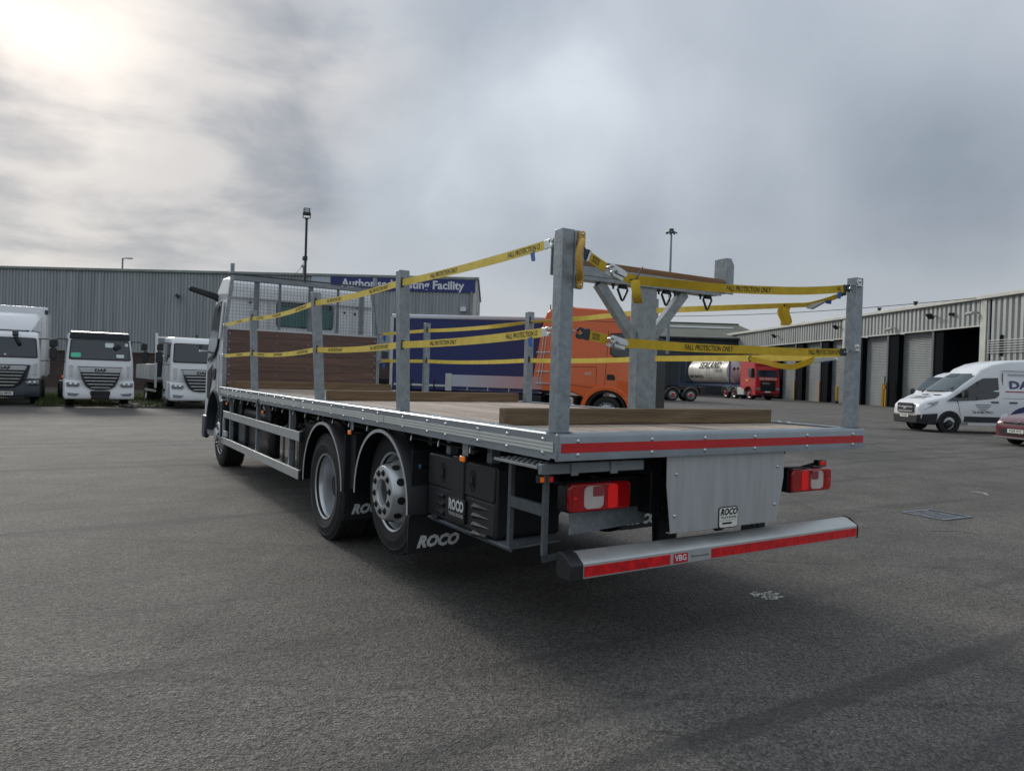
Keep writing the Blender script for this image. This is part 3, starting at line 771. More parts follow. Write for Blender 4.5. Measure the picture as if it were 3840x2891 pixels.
MB().beam(g0 + Ff * 14 + Z * (zz_r + .1), g1 + Ff * 14 + Z * (zz_r + .1), .5, .2).build('ridge_cap', 'old_roof', ol)
MB().beam(g0 - Ff * .45 + Z * (zz_e - .1), g1 - Ff * .45 + Z * (zz_e - .1), .15, .2).build('gutter', 'steel_dark', ol)
# ---------------------------------------------------------------- the flatbed lorry (origin: rear left corner on the ground, +Y forwards)
H, W, LEN, RB = 1.257, 2.55, 8.55, 1.123
T = thing('flatbed_truck', 'white cabbed flatbed lorry with galvanised deck, stake posts and timber headboard', 'truck', (0, 0, 0))

# deck boards
nb = 17; x0, x1 = .115, 2.435; bw = (x1 - x0) / nb
for i in range(nb):
    a, b_ = x0 + i * bw + .005, x0 + (i + 1) * bw - .005
    zt = H - .008 - random.uniform(0, .003)
    mb = MB()
    # grooved top: two shallow channels run the length of every board
    xs = [a, a + .3 * bw, a + .3 * bw + .012, a + .62 * bw, a + .62 * bw + .012, b_]
    prof = [(a, zt - .03), (a, zt), (xs[1], zt), (xs[1] + .003, zt - .009), (xs[2] - .003, zt - .009), (xs[2], zt), (xs[3], zt), (xs[3] + .003, zt - .009), (xs[4] - .003, zt - .009), (xs[4], zt), (b_, zt), (b_, zt - .03)]
    mb.prism([(p[0], p[1]) for p in prof], (0, .06, 0), X, Z, Y * (LEN - .1))
    mb.build('deck_board', random.choice(('deck', 'deck_c', 'deck_b')), T, smooth=0)

# perimeter rails
def rail(side):
    s = 0 if side < 0 else W
    k = 1 if side < 0 else -1
    prof = [(0, RB), (0, H - .008), (.008, H), (.112, H), (.112, H - .006), (.02, H - .006), (.012, H - .014), (.012, RB + .012), (.06, RB + .012), (.06, RB)]
    o = MB().prism([(s + k * p[0], p[1]) for p in prof], (0, .012, 0), X, Z, Y * (LEN - .012)).build('side_rail', 'galv_rail', T, smooth=0)
    xo = s - k * .0015
    # silver retroreflective tape: three pale bands on a grey backing
    y = .03
    while y < LEN - .12:
        L_ = min(2.15, LEN - .1 - y)
        if 5.9 < y + L_ < 6.5 and side < 0: L_ = 5.93 - y
        a_ = MB().box(xo - .001, xo + .001, y, y + L_, 1.163, 1.213)
        a_.build('tape_backing', 'alu_matt', o)
        bands = MB()
        for zc in (1.170, 1.188, 1.206): bands.box(xo - .0025, xo + .0015, y, y + L_, zc - .0055, zc + .0055)
        bands.build('tape_bands', 'white_tape', o, kind='stuff')
        y += L_ + (.012 if not (5.85 < y + L_ < 6.0) else .3)
    rv = MB(); yy = .122
    ys = [.122, .46, .78, 1.189, 1.45, 1.85, 2.315, 2.62, 3.076, 3.4, 3.95, 4.25, 4.591, 5.0, 5.35, 5.75, 6.097, 6.5, 6.75, 7.1, 7.35, 7.6, 7.928, 8.15]
    for q in ys:
        for z_ in (1.2225, 1.1545): rv.dome((s - k * .0005, q, z_), -X * k, .011, .7, 8)
    rv.build('rivets', 'zinc', o, kind='stuff')
    return o
RL = rail(-1); RRt = rail(1)
prof = [(0, RB), (0, H - .02), (.006, H - .006), (.02, H), (.10, H), (.10, H - .006), (.02, H - .008), (.01, H - .02), (.01, RB + .01), (.06, RB + .01), (.06, RB)]
rear = MB().prism(prof, (0, 0, 0), Y, Z, X * W).build('rear_rail', 'galv_rail', T, smooth=50)
MB().box(.024, 2.528, -.002, .0, 1.1623, 1.2097).build('red_tape', 'red_tape', rear)
MB().box(-.006, .012, -.006, .012, RB - .002, H - .004).build('corner_weld', 'galv', rear, .004)
rv = MB()
for q in (.126, .62, 1.02, 1.44, 1.93, 2.413):
    for z_ in (1.2195, 1.1515): rv.dome((q, -.0005, z_), -Y, .011, .7, 8)
rv.build('rivets', 'zinc', rear, kind='stuff')
# cut-out bracket in the left rail
MB().prism([(6.0, RB - .004), (6.02, RB + .05), (6.10, RB + .05), (6.16, RB - .004)], (-.004, 0, 0), Y, Z, X * .003).build('rail_notch', 'black_satin', RL)
MB().beam((-.004, 5.96, RB - .012), (-.004, 6.02, RB + .055), .012, .01).beam((-.004, 6.02, RB + .056), (-.004, 6.11, RB + .056), .012, .01).beam((-.004, 6.11, RB + .055), (-.004, 6.19, RB - .012), .012, .01).build('notch_lip', 'zinc', RL)
# lashing plates on the flange, rope hooks under the rail
for q in (.62, 1.42, 2.52, 3.25, 4.45, 5.35, 6.45, 7.25, 7.95):
    MB().prism([(-.07, 0), (-.05, .006), (-.02, .006), (-.01, .002), (.02, .002), (.03, .006), (.06, .006), (.08, 0)], (.03, q, H), Y, Z, X * .04).build('lashing_plate', 'zinc', T)
    MB().prism([(-.07, 0), (-.05, .006), (-.02, .006), (-.01, .002), (.02, .002), (.03, .006), (.06, .006), (.08, 0)], (2.48, q, H), Y, Z, X * .04).build('lashing_plate', 'zinc', T)
for i in range(18):
    q = .95 + i * .42
    MB().cyl((.05, q, RB + .01), (.02, q - .045, RB - .055), .006, 6).build('rope_hook', 'zinc', T)

# stake posts: hollow square sections, sides slotted where the straps go through
A_, B_, PT = .078, .072, 2.271
def post(x, y, lean=0.0, slots=(2.18, 1.735), top=PT, name='stake_post'):
    mb = MB(); t = .005
    def ring(z_, k):
        dx = lean * (z_ - H) / (top - H)
        return [(x + dx + a, y + b_, z_) for a, b_ in ((k, k), (A_ - k, k), (A_ - k, B_ - k), (k, B_ - k))]
    mb.loft([ring(H - .002, 0), ring(top, 0), ring(top, t), ring(top - .25, t)], caps=False)
    o = mb.build(name, 'galv', T, .004)
    for z_ in slots:
        dx = lean * (z_ - H) / (top - H)
        MB().box(x + dx + .012, x + dx + .03, y - .0012, y, z_ - .035, z_ + .035).build('slot', 'black_matt', o)
    return o
posts = {}
posts['rl'] = post(.036, .06, 0, ())
posts['rr'] = post(2.487, .06, 0, ())
for k, y_, le in (('l4', 1.99, -.034), ('l3', 3.95, -.065), ('l2', 6.62, -.045)): posts[k] = post(.038, y_, le)
for k, y_ in (('r4', 1.98), ('r3', 3.98), ('r2', 6.66)): posts[k] = post(2.435, y_, 0)
MB().box(.036 - .008, .036 + A_ + .008, .05, .06 + B_ + .01, H, H + .006).build('weld_pad', 'galv', posts['rl'])
MB().box(2.48, 2.487 + A_, .05, .06 + B_ + .01, H, H + .006).build('weld_pad', 'galv', posts['rr'])

# grab handle on its backing plate beside the rear left post
hp_ = MB().prism(rrect(.056, .292, .012, 3, .136, 2.122), (0, .052, 0), X, Z, Y * .006).build('handle_plate', 'galv', posts['rl'], .002)
pth = [(.138, .050, 2.212), (.128, .022, 2.210), (.106, -.002, 2.195), (.090, -.010, 2.165), (.084, -.012, 2.122), (.088, -.010, 2.08), (.102, -.002, 2.048), (.124, .022, 2.033), (.134, .050, 2.031)]
gho = MB().tube(pth, .0165, 12).build('grab_handle', 'handle_yellow', posts['rl'], smooth=60)
for x_, z_, kk in ((.144, 2.225, 1), (.139, 2.018, -1)):
    MB().prism(rrect(.038, .082, .013, 3, x_, z_), (0, .038, 0), X, Z, Y * .0145).build('handle_foot', 'handle_yellow', gho, .004)
    MB().dome((x_, .038, z_ + kk * .024), -Y, .008, .8, 8).build('foot_screw', 'zinc', gho)

# timber bearers lying on the deck are things of their own
def timber(label, p, q, w, h, mt='timber'):
    p, q = V(p), V(q); d = (q - p); L_ = d.length; a = math.atan2(d.y, d.x)
    t = tag(MB().box(0, L_, -w / 2, w / 2, 0, h).build('timber_bearer', mt, None, .006), label, 'timber', 'timber bearers lying across the flatbed')
    t.location = (p.x, p.y, H - .007); t.rotation_euler = (0, 0, a)
    kn = MB(); q_ = random.Random(len(label))
    return t
timber('squared timber bearer lying across the deck nearest the rear posts', (.115, .71, 0), (2.42, .69, 0), .072, .098)
timber('squared timber bearer lying across the middle of the deck', (.16, 4.03, 0), (2.39, 4.10, 0), .072, .097, 'timber_y')
timber('squared timber bearer tight against the foot of the brown headboard', (.10, 8.38, 0), (2.50, 8.46, 0), .075, .10, 'timber_y')
timber('squared timber bearer lying askew just rearward of the headboard bearer', (.14, 7.98, 0), (2.56, 8.20, 0), .072, .10, 'timber_y')

# headboard
HY = 8.55
hbo = MB().box(.135, 2.375, HY - .05, HY, 2.845, 2.905).build('headboard', 'galv_dull', T, .004)
for q, k in ((.03, 1), (2.425, -1)):
    MB().box(q, q + .055, HY - .05, HY, RB - .05, 2.18).build('corner_post', 'galv', hbo, .004)
    xa = q + .0275; xb = xa + k * .0775
    MB().beam((xa, HY - .025, 2.175), (xb, HY - .025, 2.87), .05, .055, Y).build('raked_post', 'galv', hbo, .003)
    MB().box(xb - .0255, xb + .0255, HY - .0505, HY + .0005, 2.84, 3.09).build('upright', 'galv', hbo, .003)
MB().box(.09, 2.42, HY - .055, HY - .005, 2.92, 2.94).build('top_strip', 'steel_dark', hbo)
MB().box(.085, 2.425, HY - .045, HY - .01, 2.112, 2.14).build('mid_rail', 'alu', hbo)
for q in (.46, .82, 1.28, 1.74, 2.12):
    MB().box(q, q + (.075 if q in (.46, 1.28, 2.12) else .04), HY - .02, HY, 2.14, 2.845).build('stiffener', 'galv_dull', hbo)
nbd = 7; z0_, z1_ = H, 2.112; bh = (z1_ - z0_) / nbd
for i in range(nbd):
    b0 = MB().box(.085, 2.425, HY - .045 - random.uniform(0, .004), HY - .015, z0_ + i * bh + .002, z0_ + (i + 1) * bh - .002).build('panel_board', random.choice(('keruing', 'keruing_b')), hbo, .004)
    bo_ = MB()
    for q, rr_ in ((.115, .011), (.80, .006), (1.29, .006), (1.77, .006), (2.395, .011)): bo_.dome((q, HY - .049, z0_ + (i + .5) * bh), -Y, rr_, .6, 8)
    bo_.build('coach_bolts', 'zinc', b0, kind='stuff')
# welded mesh
wm = MB(); zz0, zz1 = 2.14, 2.845
def xin(z_): return .085 + (z_ - 2.14) / .705 * .07
z_ = zz0
while z_ < zz1:
    wm.beam((xin(z_), HY - .03, z_), (2.51 - xin(z_), HY - .03, z_), .004, .004); z_ += .05
x_ = .10
while x_ < 2.42:
    zt_ = zz1 if .16 < x_ < 2.35 else min(zz1, 2.14 + max(0, (min(x_, 2.51 - x_) - .085)) / .07 * .705)
    if zt_ > 2.2: wm.beam((x_, HY - .034, zz0), (x_, HY - .034, zt_), .004, .004)
    x_ += .05
wm.build('wire_mesh', 'mesh_wire', hbo, smooth=0, kind='stuff')
for sx in (.02, 2.49):
    for z_ in (2.15, 1.71): MB().tube([(sx, HY - .05, z_ + .03), (sx, HY - .08, z_ + .03), (sx, HY - .09, z_ - .01), (sx, HY - .05, z_ - .02)], .007, 6).build('strap_eye', 'zinc', hbo)

# load rest: T shaped stand near the rear
lr = MB().box(1.195, 1.353, .775, .86, H - .004, 2.165).build('load_rest', 'galv', T, .006)
bar = [(0, 0), (0, .05), (.006, .056), (.008, .05), (.008, .008), (.112, .008), (.112, .05), (.118, .056), (.12, .05), (.12, 0)]
MB().prism(bar, (.612, .755, 2.178), Y, Z, X * 1.386).build('cross_channel', 'galv', lr)
MB().prism([(.64, 2.172), (.69, 2.152), (1.93, 2.152), (1.985, 2.172), (1.985, 2.177), (.64, 2.177)], (0, .76, 0), X, Z, Y * .11).build('under_plate', 'galv', lr)
MB().box(.622, 1.985, .765, .865, 2.188, 2.275).build('bar_timber', 'timber_bar', lr, .004)
for xa, k in ((2.0, 1), (.61, -1)):       # folded channel at each end, web inwards, chamfered top
    es = MB().box(min(xa, xa + k * .008), max(xa, xa + k * .008), .754, .872, 2.172, 2.43).build('end_stop', 'galv', lr, .002)
    for y_ in (.754, .865):
        MB().prism([(xa + k * .0085, 2.172), (xa + k * .076, 2.172), (xa + k * .076, 2.385), (xa + k * .045, 2.43), (xa + k * .0085, 2.43)], (0, y_, 0), X, Z, Y * .007).build('stop_flange', 'galv', es, .0015)
    MB().cyl((xa - k * .001, .80, 2.408), (xa, .80, 2.408), .007, 10).build('stop_hole', 'trim_light', es)
for xt, xb, k in ((.875, 1.195, -1), (1.64, 1.353, 1)):
    MB().beam((xt, .815, 2.15), (xb, .815, 1.80 + (.035 if k > 0 else 0)), .07, .05, Y).build('brace', 'galv', lr, .003)
for q in (1.06, 1.45, 1.85):
    pts = [(q - .035, .79, 2.135), (q + .035, .79, 2.135), (q + .042, .79, 2.12), (q + .008, .79, 2.055), (q, .79, 2.05), (q - .008, .79, 2.055), (q - .042, .79, 2.12)]
    MB().tube(pts, .008, 8, True).build('lashing_ring', 'steel_dark', lr)
    MB().cyl((q - .03, .79, 2.138), (q + .03, .79, 2.138), .013, 8).build('ring_bracket', 'steel_dark', lr)
bolts = MB()
for q in (.72, .98, 1.38, 1.53, 1.78): bolts.cyl((q, .79, 2.152), (q, .79, 2.118), .008, 6).cyl((q, .79, 2.148), (q, .79, 2.136), .014, 6)
bolts.build('bolts', 'steel_dark', lr, kind='stuff')

# apron plate over the coupling
ap = MB().prism([(.762, 1.118), (1.752, 1.118), (1.752, .96), (1.70, .695), (.805, .695), (.766, .96)], (0, .03, 0), X, Z, Y * .004).build('rear_apron', 'alu_matt', T)
MB().box(.80, 1.705, .032, .06, .694, .699).build('apron_lip', 'alu_matt', ap)
rv = MB()
for q in ((.835, 1.02), (.83, .79), (1.69, 1.03), (1.675, .80)): rv.dome((q[0], .029, q[1]), -Y, .011, .7, 8)
rv.build('apron_bolts', 'zinc', ap, kind='stuff')
lp = MB().prism(rrect(.152, .112, .014, 4, 1.262, .752), (0, .024, 0), X, Z, Y * .004).build('maker_plate', 'plate_white', ap)
MB().prism(rrect(.164, .124, .018, 4, 1.262, .752), (0, .027, 0), X, Z, Y * .002).build('plate_border', 'black_satin', ap)
text('ROCO', (1.262, .0235, .783), X, Z, .05, 'print_black', ap, bold=.05, shear=.3, xs=.95)
text('TRUCK BODIES', (1.262, .0235, .752), X, Z, .019, 'print_black', ap, bold=.02)
MB().box(1.21, 1.29, .0232, .024, .713, .724).box(1.19, 1.33, .0232, .024, .735, .7365).build('plate_code_bar', 'print_black', ap)

# tail lamps
def lamp(x0_, flip):
    w_, h_ = .435, .158; zc = .886
    yb = .27
    body = MB().prism(rrect(w_ + .012, h_ + .012, .035, 5, x0_ + w_ / 2, zc), (0, yb, 0), X, Z, Y * .075).build('tail_lamp', 'black_plastic', T, .008)
    MB().prism(rrect(w_, h_, .03, 5, x0_ + w_ / 2, zc), (0, yb - .028, 0), X, Z, Y * .03).build('lamp_lens', 'lens_red', body, .012, seg=3)
    fx = (lambda a: x0_ + (a if not flip else w_ - a))
    def cell(a0, a1, b0, b1, mt, r_=.012, lift=0.0):
        a, b_ = sorted((fx(a0), fx(a1)))
        MB().prism(rrect(b_ - a, b1 - b0, r_, 4, (a + b_) / 2, zc + (b0 + b1) / 2), (0, yb - .031 - lift, 0), X, Z, Y * .006).build('lens_cell', mt, body)
    cell(.10, .235, -.062, .062, 'lens_clear', .03)
    cell(.158, .232, .004, .060, 'lens_pink', .01, .003)
    cell(.265, .335, -.066, .066, 'lens_red_lit', .02)
    cell(.02, .075, -.055, .055, 'lens_red', .02)
    cell(.03, .05, -.006, .006, 'lens_red_lit', .005, .003)
    MB().beam((x0_ + w_ * .5, yb + .07, zc), (1.275 + (.45 if flip else -.45), yb + .14, zc + .02), .1, .11).build('lamp_arm', 'chassis_black', body)
    return body
lamp(.265, False); lamp(2.125, True)
for x_, k in ((.11, -1), (2.44, 1)):
    mk = MB().tube([(x_ - k * .14, .31, .96), (x_ - k * .05, .28, .985), (x_, .26, 1.0)], .014, 8).box(x_ - .045, x_ + .045, .235, .275, .978, 1.02).build('outline_marker', 'black_plastic', T, .006)
    MB().box(x_ - .005 + (.0 if k < 0 else -.025), x_ + .038 - (.0 if k < 0 else .01), .231, .236, .985, 1.013).build('marker_lens', 'lens_red_lit', mk, .004)
    if k < 0: MB().box(x_ - .042, x_ - .012, .231, .236, .985, 1.013).build('marker_amber', 'lens_amber', mk, .004)

# underrun bar
ub_prof = [(0, .0), (0, .078), (.008, .086), (.07, .118), (.10, .122), (.112, .10), (.112, .02), (.10, 0)]
ub = MB().prism([(a + .02, b_ + .52) for a, b_ in ub_prof], (.20, 0, 0), X * 0 + Y, Z, X * 2.33).build('underrun_bar', 'tube_silver', T, .004, smooth=20)
for xa, xb in ((.118, .20), (2.53, 2.545)):
    MB().prism([(a + .018, b_ + .518) for a, b_ in [(0, -.004), (-.002, .078), (.012, .09), (.06, .124), (.10, .13), (.12, .124), (.126, .10), (.126, .02), (.10, -.004)]], (xa, 0, 0), Y, Z, X * (xb - xa)).build('end_cap', 'black_plastic', ub, .006)
for xa, xb, mt_ in ((.205, .80, 'red_chev'), (1.12, 2.52, 'red_chev')):
    MB().box(xa, xb, .017, .0195, .530, .584).build('red_strip', mt_, ub)
MB().box(.80, 1.12, .0185, .0197, .527, .587).build('label_strip', 'alu_matt', ub)
MB().box(.824, .934, .0172, .0186, .531, .583).build('maker_label', 'red_tape', ub)
text('VBG', (.879, .0166, .557), X, Z, .046, 'sign_white', ub, bold=.03, xs=1.02)
text('The strong connection', (1.03, .0178, .556), X, Z, .0155, 'print_black', ub, bold=.015)
MB().prism([(.885, .96), (1.04, .96), (1.045, .58), (.91, .58)], (0, .27, 0), X, Z, Y * .012).build('underrun_hanger', 'chassis_black', ub, .003)
MB().box(.93, .945, .12, .27, .56, .72).build('hanger_arm', 'chassis_black', ub)
MB().prism([(1.56, .96), (1.74, .96), (1.735, .62), (1.52, .62)], (0, .14, 0), X, Z, Y * .012).build('underrun_hanger', 'chassis_black', ub, .003)
hb_ = MB()
for x_, z_ in ((.93, .80), (.97, .79), (1.01, .80), (1.01, .74)): hb_.dome((x_, .268, z_), -Y, .014, .8, 6)
for x_ in (1.62, 1.67): hb_.dome((x_, .138, .655), -Y, .012, .6, 8)
hb_.build('hanger_bolts', 'steel_dark', ub, kind='stuff')

# left corner: step, ladder, galvanised cross bar
st = MB().box(-.02, .66, .10, .13, 1.045, 1.098).build('step_frame', 'galv_dull', T, .003)
MB().box(.02, .17, .2, .63, 1.06, 1.078).build('step_tread', 'alu', st, .003)
tr = MB()
for i in range(8):
    for j in range(3): tr.cyl((.05 + j * .045, .23 + i * .05, 1.078), (.05 + j * .045, .23 + i * .05, 1.084), .012, 6)
tr.build('tread_studs', 'alu', st, kind='stuff')
for q in (.16, .42): MB().box(q, q + .045, .09, .10, 1.035, 1.10).build('clamp', 'galv_dull', st)
ld = MB().box(.092, .120, .555, .585, .58, 1.06).build('step_ladder', 'galv_shaded', T, .002)
MB().box(.092, .120, .222, .250, .60, 1.06).build('ladder_post', 'galv_shaded', ld, .002)
MB().beam((.106, .250, .835), (.106, .555, .835), .03, .06).build('rung', 'galv_shaded', ld, .002)
for y_, q in ((.552, 1.05), (.232, .3)): MB().prism([(.092, .585), (.097, .565), (.12, .565), (.40, .60), (.40, .61), (.092, .605)], (0, y_, 0), X, Z, Y * .005).build('foot_plate', 'galv_shaded', ld)
MB().prism([(.125, .552), (.13, .538), (.134, .538), (.134, .556)], (0, .585, 0), X, Z, Y * 1.05).build('tray_lip', 'galv_shaded', ld)

# moulded tool box
tb = MB().prism(rrect(.91, .43, .03, 4, 1.225, .78), (.135, 0, 0), Y, Z, X * .46).build('tool_box', 'black_plastic', T, .012)
MB().prism(rrect(.885, .21, .02, 3, 1.225, .885), (.122, 0, 0), Y, Z, X * .02).build('box_lid', 'black_plastic', tb, .008)
MB().prism(rrect(.885, .20, .02, 3, 1.225, .675), (.127, 0, 0), Y, Z, X * .02).build('box_door', 'black_plastic', tb, .008)
MB().prism(rrect(.16, .29, .012, 3, 1.225, .865), (.112, 0, 0), Y, Z, X * .02).build('lid_hinge_panel', 'black_plastic', tb, .006)
for y_ in (1.44, 1.04):
    MB().prism(rrect(.075, .135, .035, 5, y_, .88), (.1205, 0, 0), Y, Z, X * .01).build('latch_well', 'black_matt', tb)
    MB().beam((.118, y_, .91), (.118, y_, .855), .014, .022).beam((.118, y_ - .02, .855), (.118, y_ + .02, .86), .014, .016).build('latch', 'steel_dark', tb)
for y0_, y1_, k in ((1.62, 1.42, 1), (.83, 1.03, 1)):
    for i in range(3 if y0_ > 1.2 else 4):
        zc = .73 - i * .055 - (.0 if y0_ > 1.2 else -.005)
        MB().loft([[(.127, y0_, zc), (.127, y0_, zc - .006), (.1265, y0_, zc - .003)], [(.127, y1_, zc + .012), (.127, y1_, zc - .03), (.108, y1_, zc - .006)]]).build('door_rib', 'black_plastic', tb)
pl = MB().prism(rrect(.225, .15, .006, 3, 1.225, .672), (.108, 0, 0), Y, Z, X * .02).build('name_plate', 'black_satin', tb, .003)
text('ROCO', (.1065, 1.225, .697), -Y, Z, .092, 'print_grey', pl, bold=.055, xs=.74)
text('TRUCK BODIES', (.1065, 1.225, .640), -Y, Z, .030, 'print_grey', pl, bold=.01, xs=.95)
for y_ in (1.53, .88): MB().cyl((.12, y_ - .035, .573), (.12, y_ + .035, .573), .013, 8).build('door_hinge', 'black_plastic', tb)
MB().prism([(.13, .545), (.16, .545), (.50, .56), (.50, .565), (.13, .557)], (0, .62, 0), X, Z, Y * 1.05).build('box_tray', 'galv', tb)
for q in (.95, 1.5): MB().box(.2, .26, q, q + .06, .99, 1.12).build('box_hanger', 'galv', tb)
# hollow profiles with blue end plugs
for y_, z_ in ((2.98, .865), (1.76, .885)):
    b0 = MB().cyl((.10, y_, z_), (.55, y_, z_), .021, 12).build('guard_tube', 'chassis_black', T)
    MB().cyl((.085, y_, z_), (.10, y_, z_), .022, 12).build('end_plug', 'blue_pipe', b0)

# side marker lamps
for y_ in (8.1, 5.98, 2.98, 1.0):
    br = MB().box(.04, .044, y_ - .035, y_ + .035, 1.03, 1.125).build('marker_bracket', 'galv', T)
    MB().box(.022, .04, y_ - .045, y_ + .045, 1.005, 1.045).build('marker_base', 'black_satin', br, .004)
    MB().box(.012, .024, y_ - .035, y_ + .022, 1.009, 1.041).build('side_marker', 'lens_amber', br, .004)

# side guard
sgd = MB().box(.03, .062, 4.47, 8.40, .81, .908).build('side_guard', 'tube_silver', T, .004)
MB().box(.03, .062, 4.47, 8.46, .425, .52).build('lower_rail', 'tube_silver', sgd, .004)
for z0_, z1_ in ((.808, .91), (.423, .522)): MB().box(.027, .066, 4.44, 4.475, z0_, z1_).build('rail_cap', 'black_plastic', sgd, .004)
for y_ in (4.95, 6.45, 8.05): MB().box(.066, .115, y_, y_ + .05, .43, 1.13).build('guard_upright', 'galv', sgd, .003)
MB().box(.03, .06, 8.36, 8.40, .43, .91).box(.03, .06, 8.15, 8.37, .54, .62).build('front_upright', 'tube_silver', sgd, .003)

# chassis
ch = MB().box(.86, .93, .25, 9.9, .76, 1.03).box(1.62, 1.69, .25, 9.9, .76, 1.03).build('chassis_rails', 'chassis_black', T, .006)
for y_ in (.32, 1.2, 2.0, 2.95, 4.2, 5.6, 7.2): MB().box(.93, 1.62, y_, y_ + .08, .80, 1.0).build('cross_member', 'chassis_black', ch)
for i in range(14): MB().box(.16, 2.39, .5 + i * .6, .56 + i * .6, 1.035, RB + .03).build('deck_bearer', 'chassis_black', T)
MB().box(.8, .9, .2, 8.5, 1.03, 1.125).box(1.65, 1.75, .2, 8.5, 1.03, 1.125).build('subframe', 'chassis_black', T)
MB().box(.55, 2.0, .30, .42, .80, .98).build('end_beam', 'chassis_black', ch, .01)
MB().prism([(.36, .80), (.92, .80), (.92, .69), (.36, .66)], (0, .36, 0), X, Z, Y * .006).build('lamp_guard', 'galv', ch)
cp = MB().cyl((1.275, .12, .72), (1.275, .45, .74), .055, 12).dome((1.275, .12, .70), -Y, .05, 1, 12).build('coupling', 'chassis_black', T)
for y_ in (2.25, 3.64):
    zc = .51 if y_ > 3 else .60
    MB().cyl((.4, y_, zc), (2.15, y_, zc), .075, 14).lathe([(.02, -.26), (.2, -.22), (.26, 0), (.2, .22), (.02, .26)], (1.275, y_, zc), X, 16).build('rear_axle', 'chassis_black', T)
    for x_ in (.72, 1.83):
        MB().lathe([(.02, 0), (.12, .0), (.13, .06), (.12, .11), (.13, .17), (.11, .22), (.02, .22)], (x_, y_ - .38, .60), Z, 14).build('air_bellow', 'rubber', T)
        MB().beam((x_, y_ - .45, zc - .1), (x_, y_ + .6, zc + .12), .09, .07).build('spring_link', 'chassis_black', T)
MB().cyl((.4, 9.3, .48), (2.15, 9.3, .48), .06, 12).build('front_axle', 'chassis_black', T)
MB().cyl((1.275, 4.0, .62), (1.275, 7.3, .78), .06, 12).build('prop_shaft', 'chassis_black', T)
MB().box(.55, 2.0, 7.6, 9.6, .5, 1.02).build('gearbox', 'chassis_black', T, .08)
MB().box(.18, .82, 6.25, 7.9, .42, 1.0).build('equipment_box', 'black_satin', T, .07, seg=3)
MB().prism(rrect(.40, .40, .07, 4, 7.62, .66), (.135, 0, 0), Y, Z, X * .1).build('battery_cover', 'dark_grey_paint', T, .015)
for y_ in (7.9, 6.3, 5.2): MB().cyl((.16, y_, .96), (.185, y_, .96), .15, 16).build('round_bracket', 'black_plastic', T)
MB().box(.12, .35, 8.05, 8.45, .93, 1.1).build('valve_block', 'chassis_black', T, .02)
tk = MB().prism(rrect(.60, .56, .14, 6, .46, .64), (0, 4.98, 0), X, Z, Y * .72).build('fuel_tank', 'tank_alu', T, .015, smooth=50)
for y_ in (5.08, 5.5): MB().prism(rrect(.615, .575, .145, 6, .46, .64), (0, y_, 0), X, Z, Y * .05).build('tank_strap', 'black_satin', tk, smooth=50)
MB().cyl((.4, 5.35, .915), (.4, 5.35, .98), .06, 12).build('tank_cap', 'black_satin', tk)
MB().box(.2, .8, 4.2, 4.9, .55, 1.0).build('air_tank_box', 'chassis_black', T, .05)

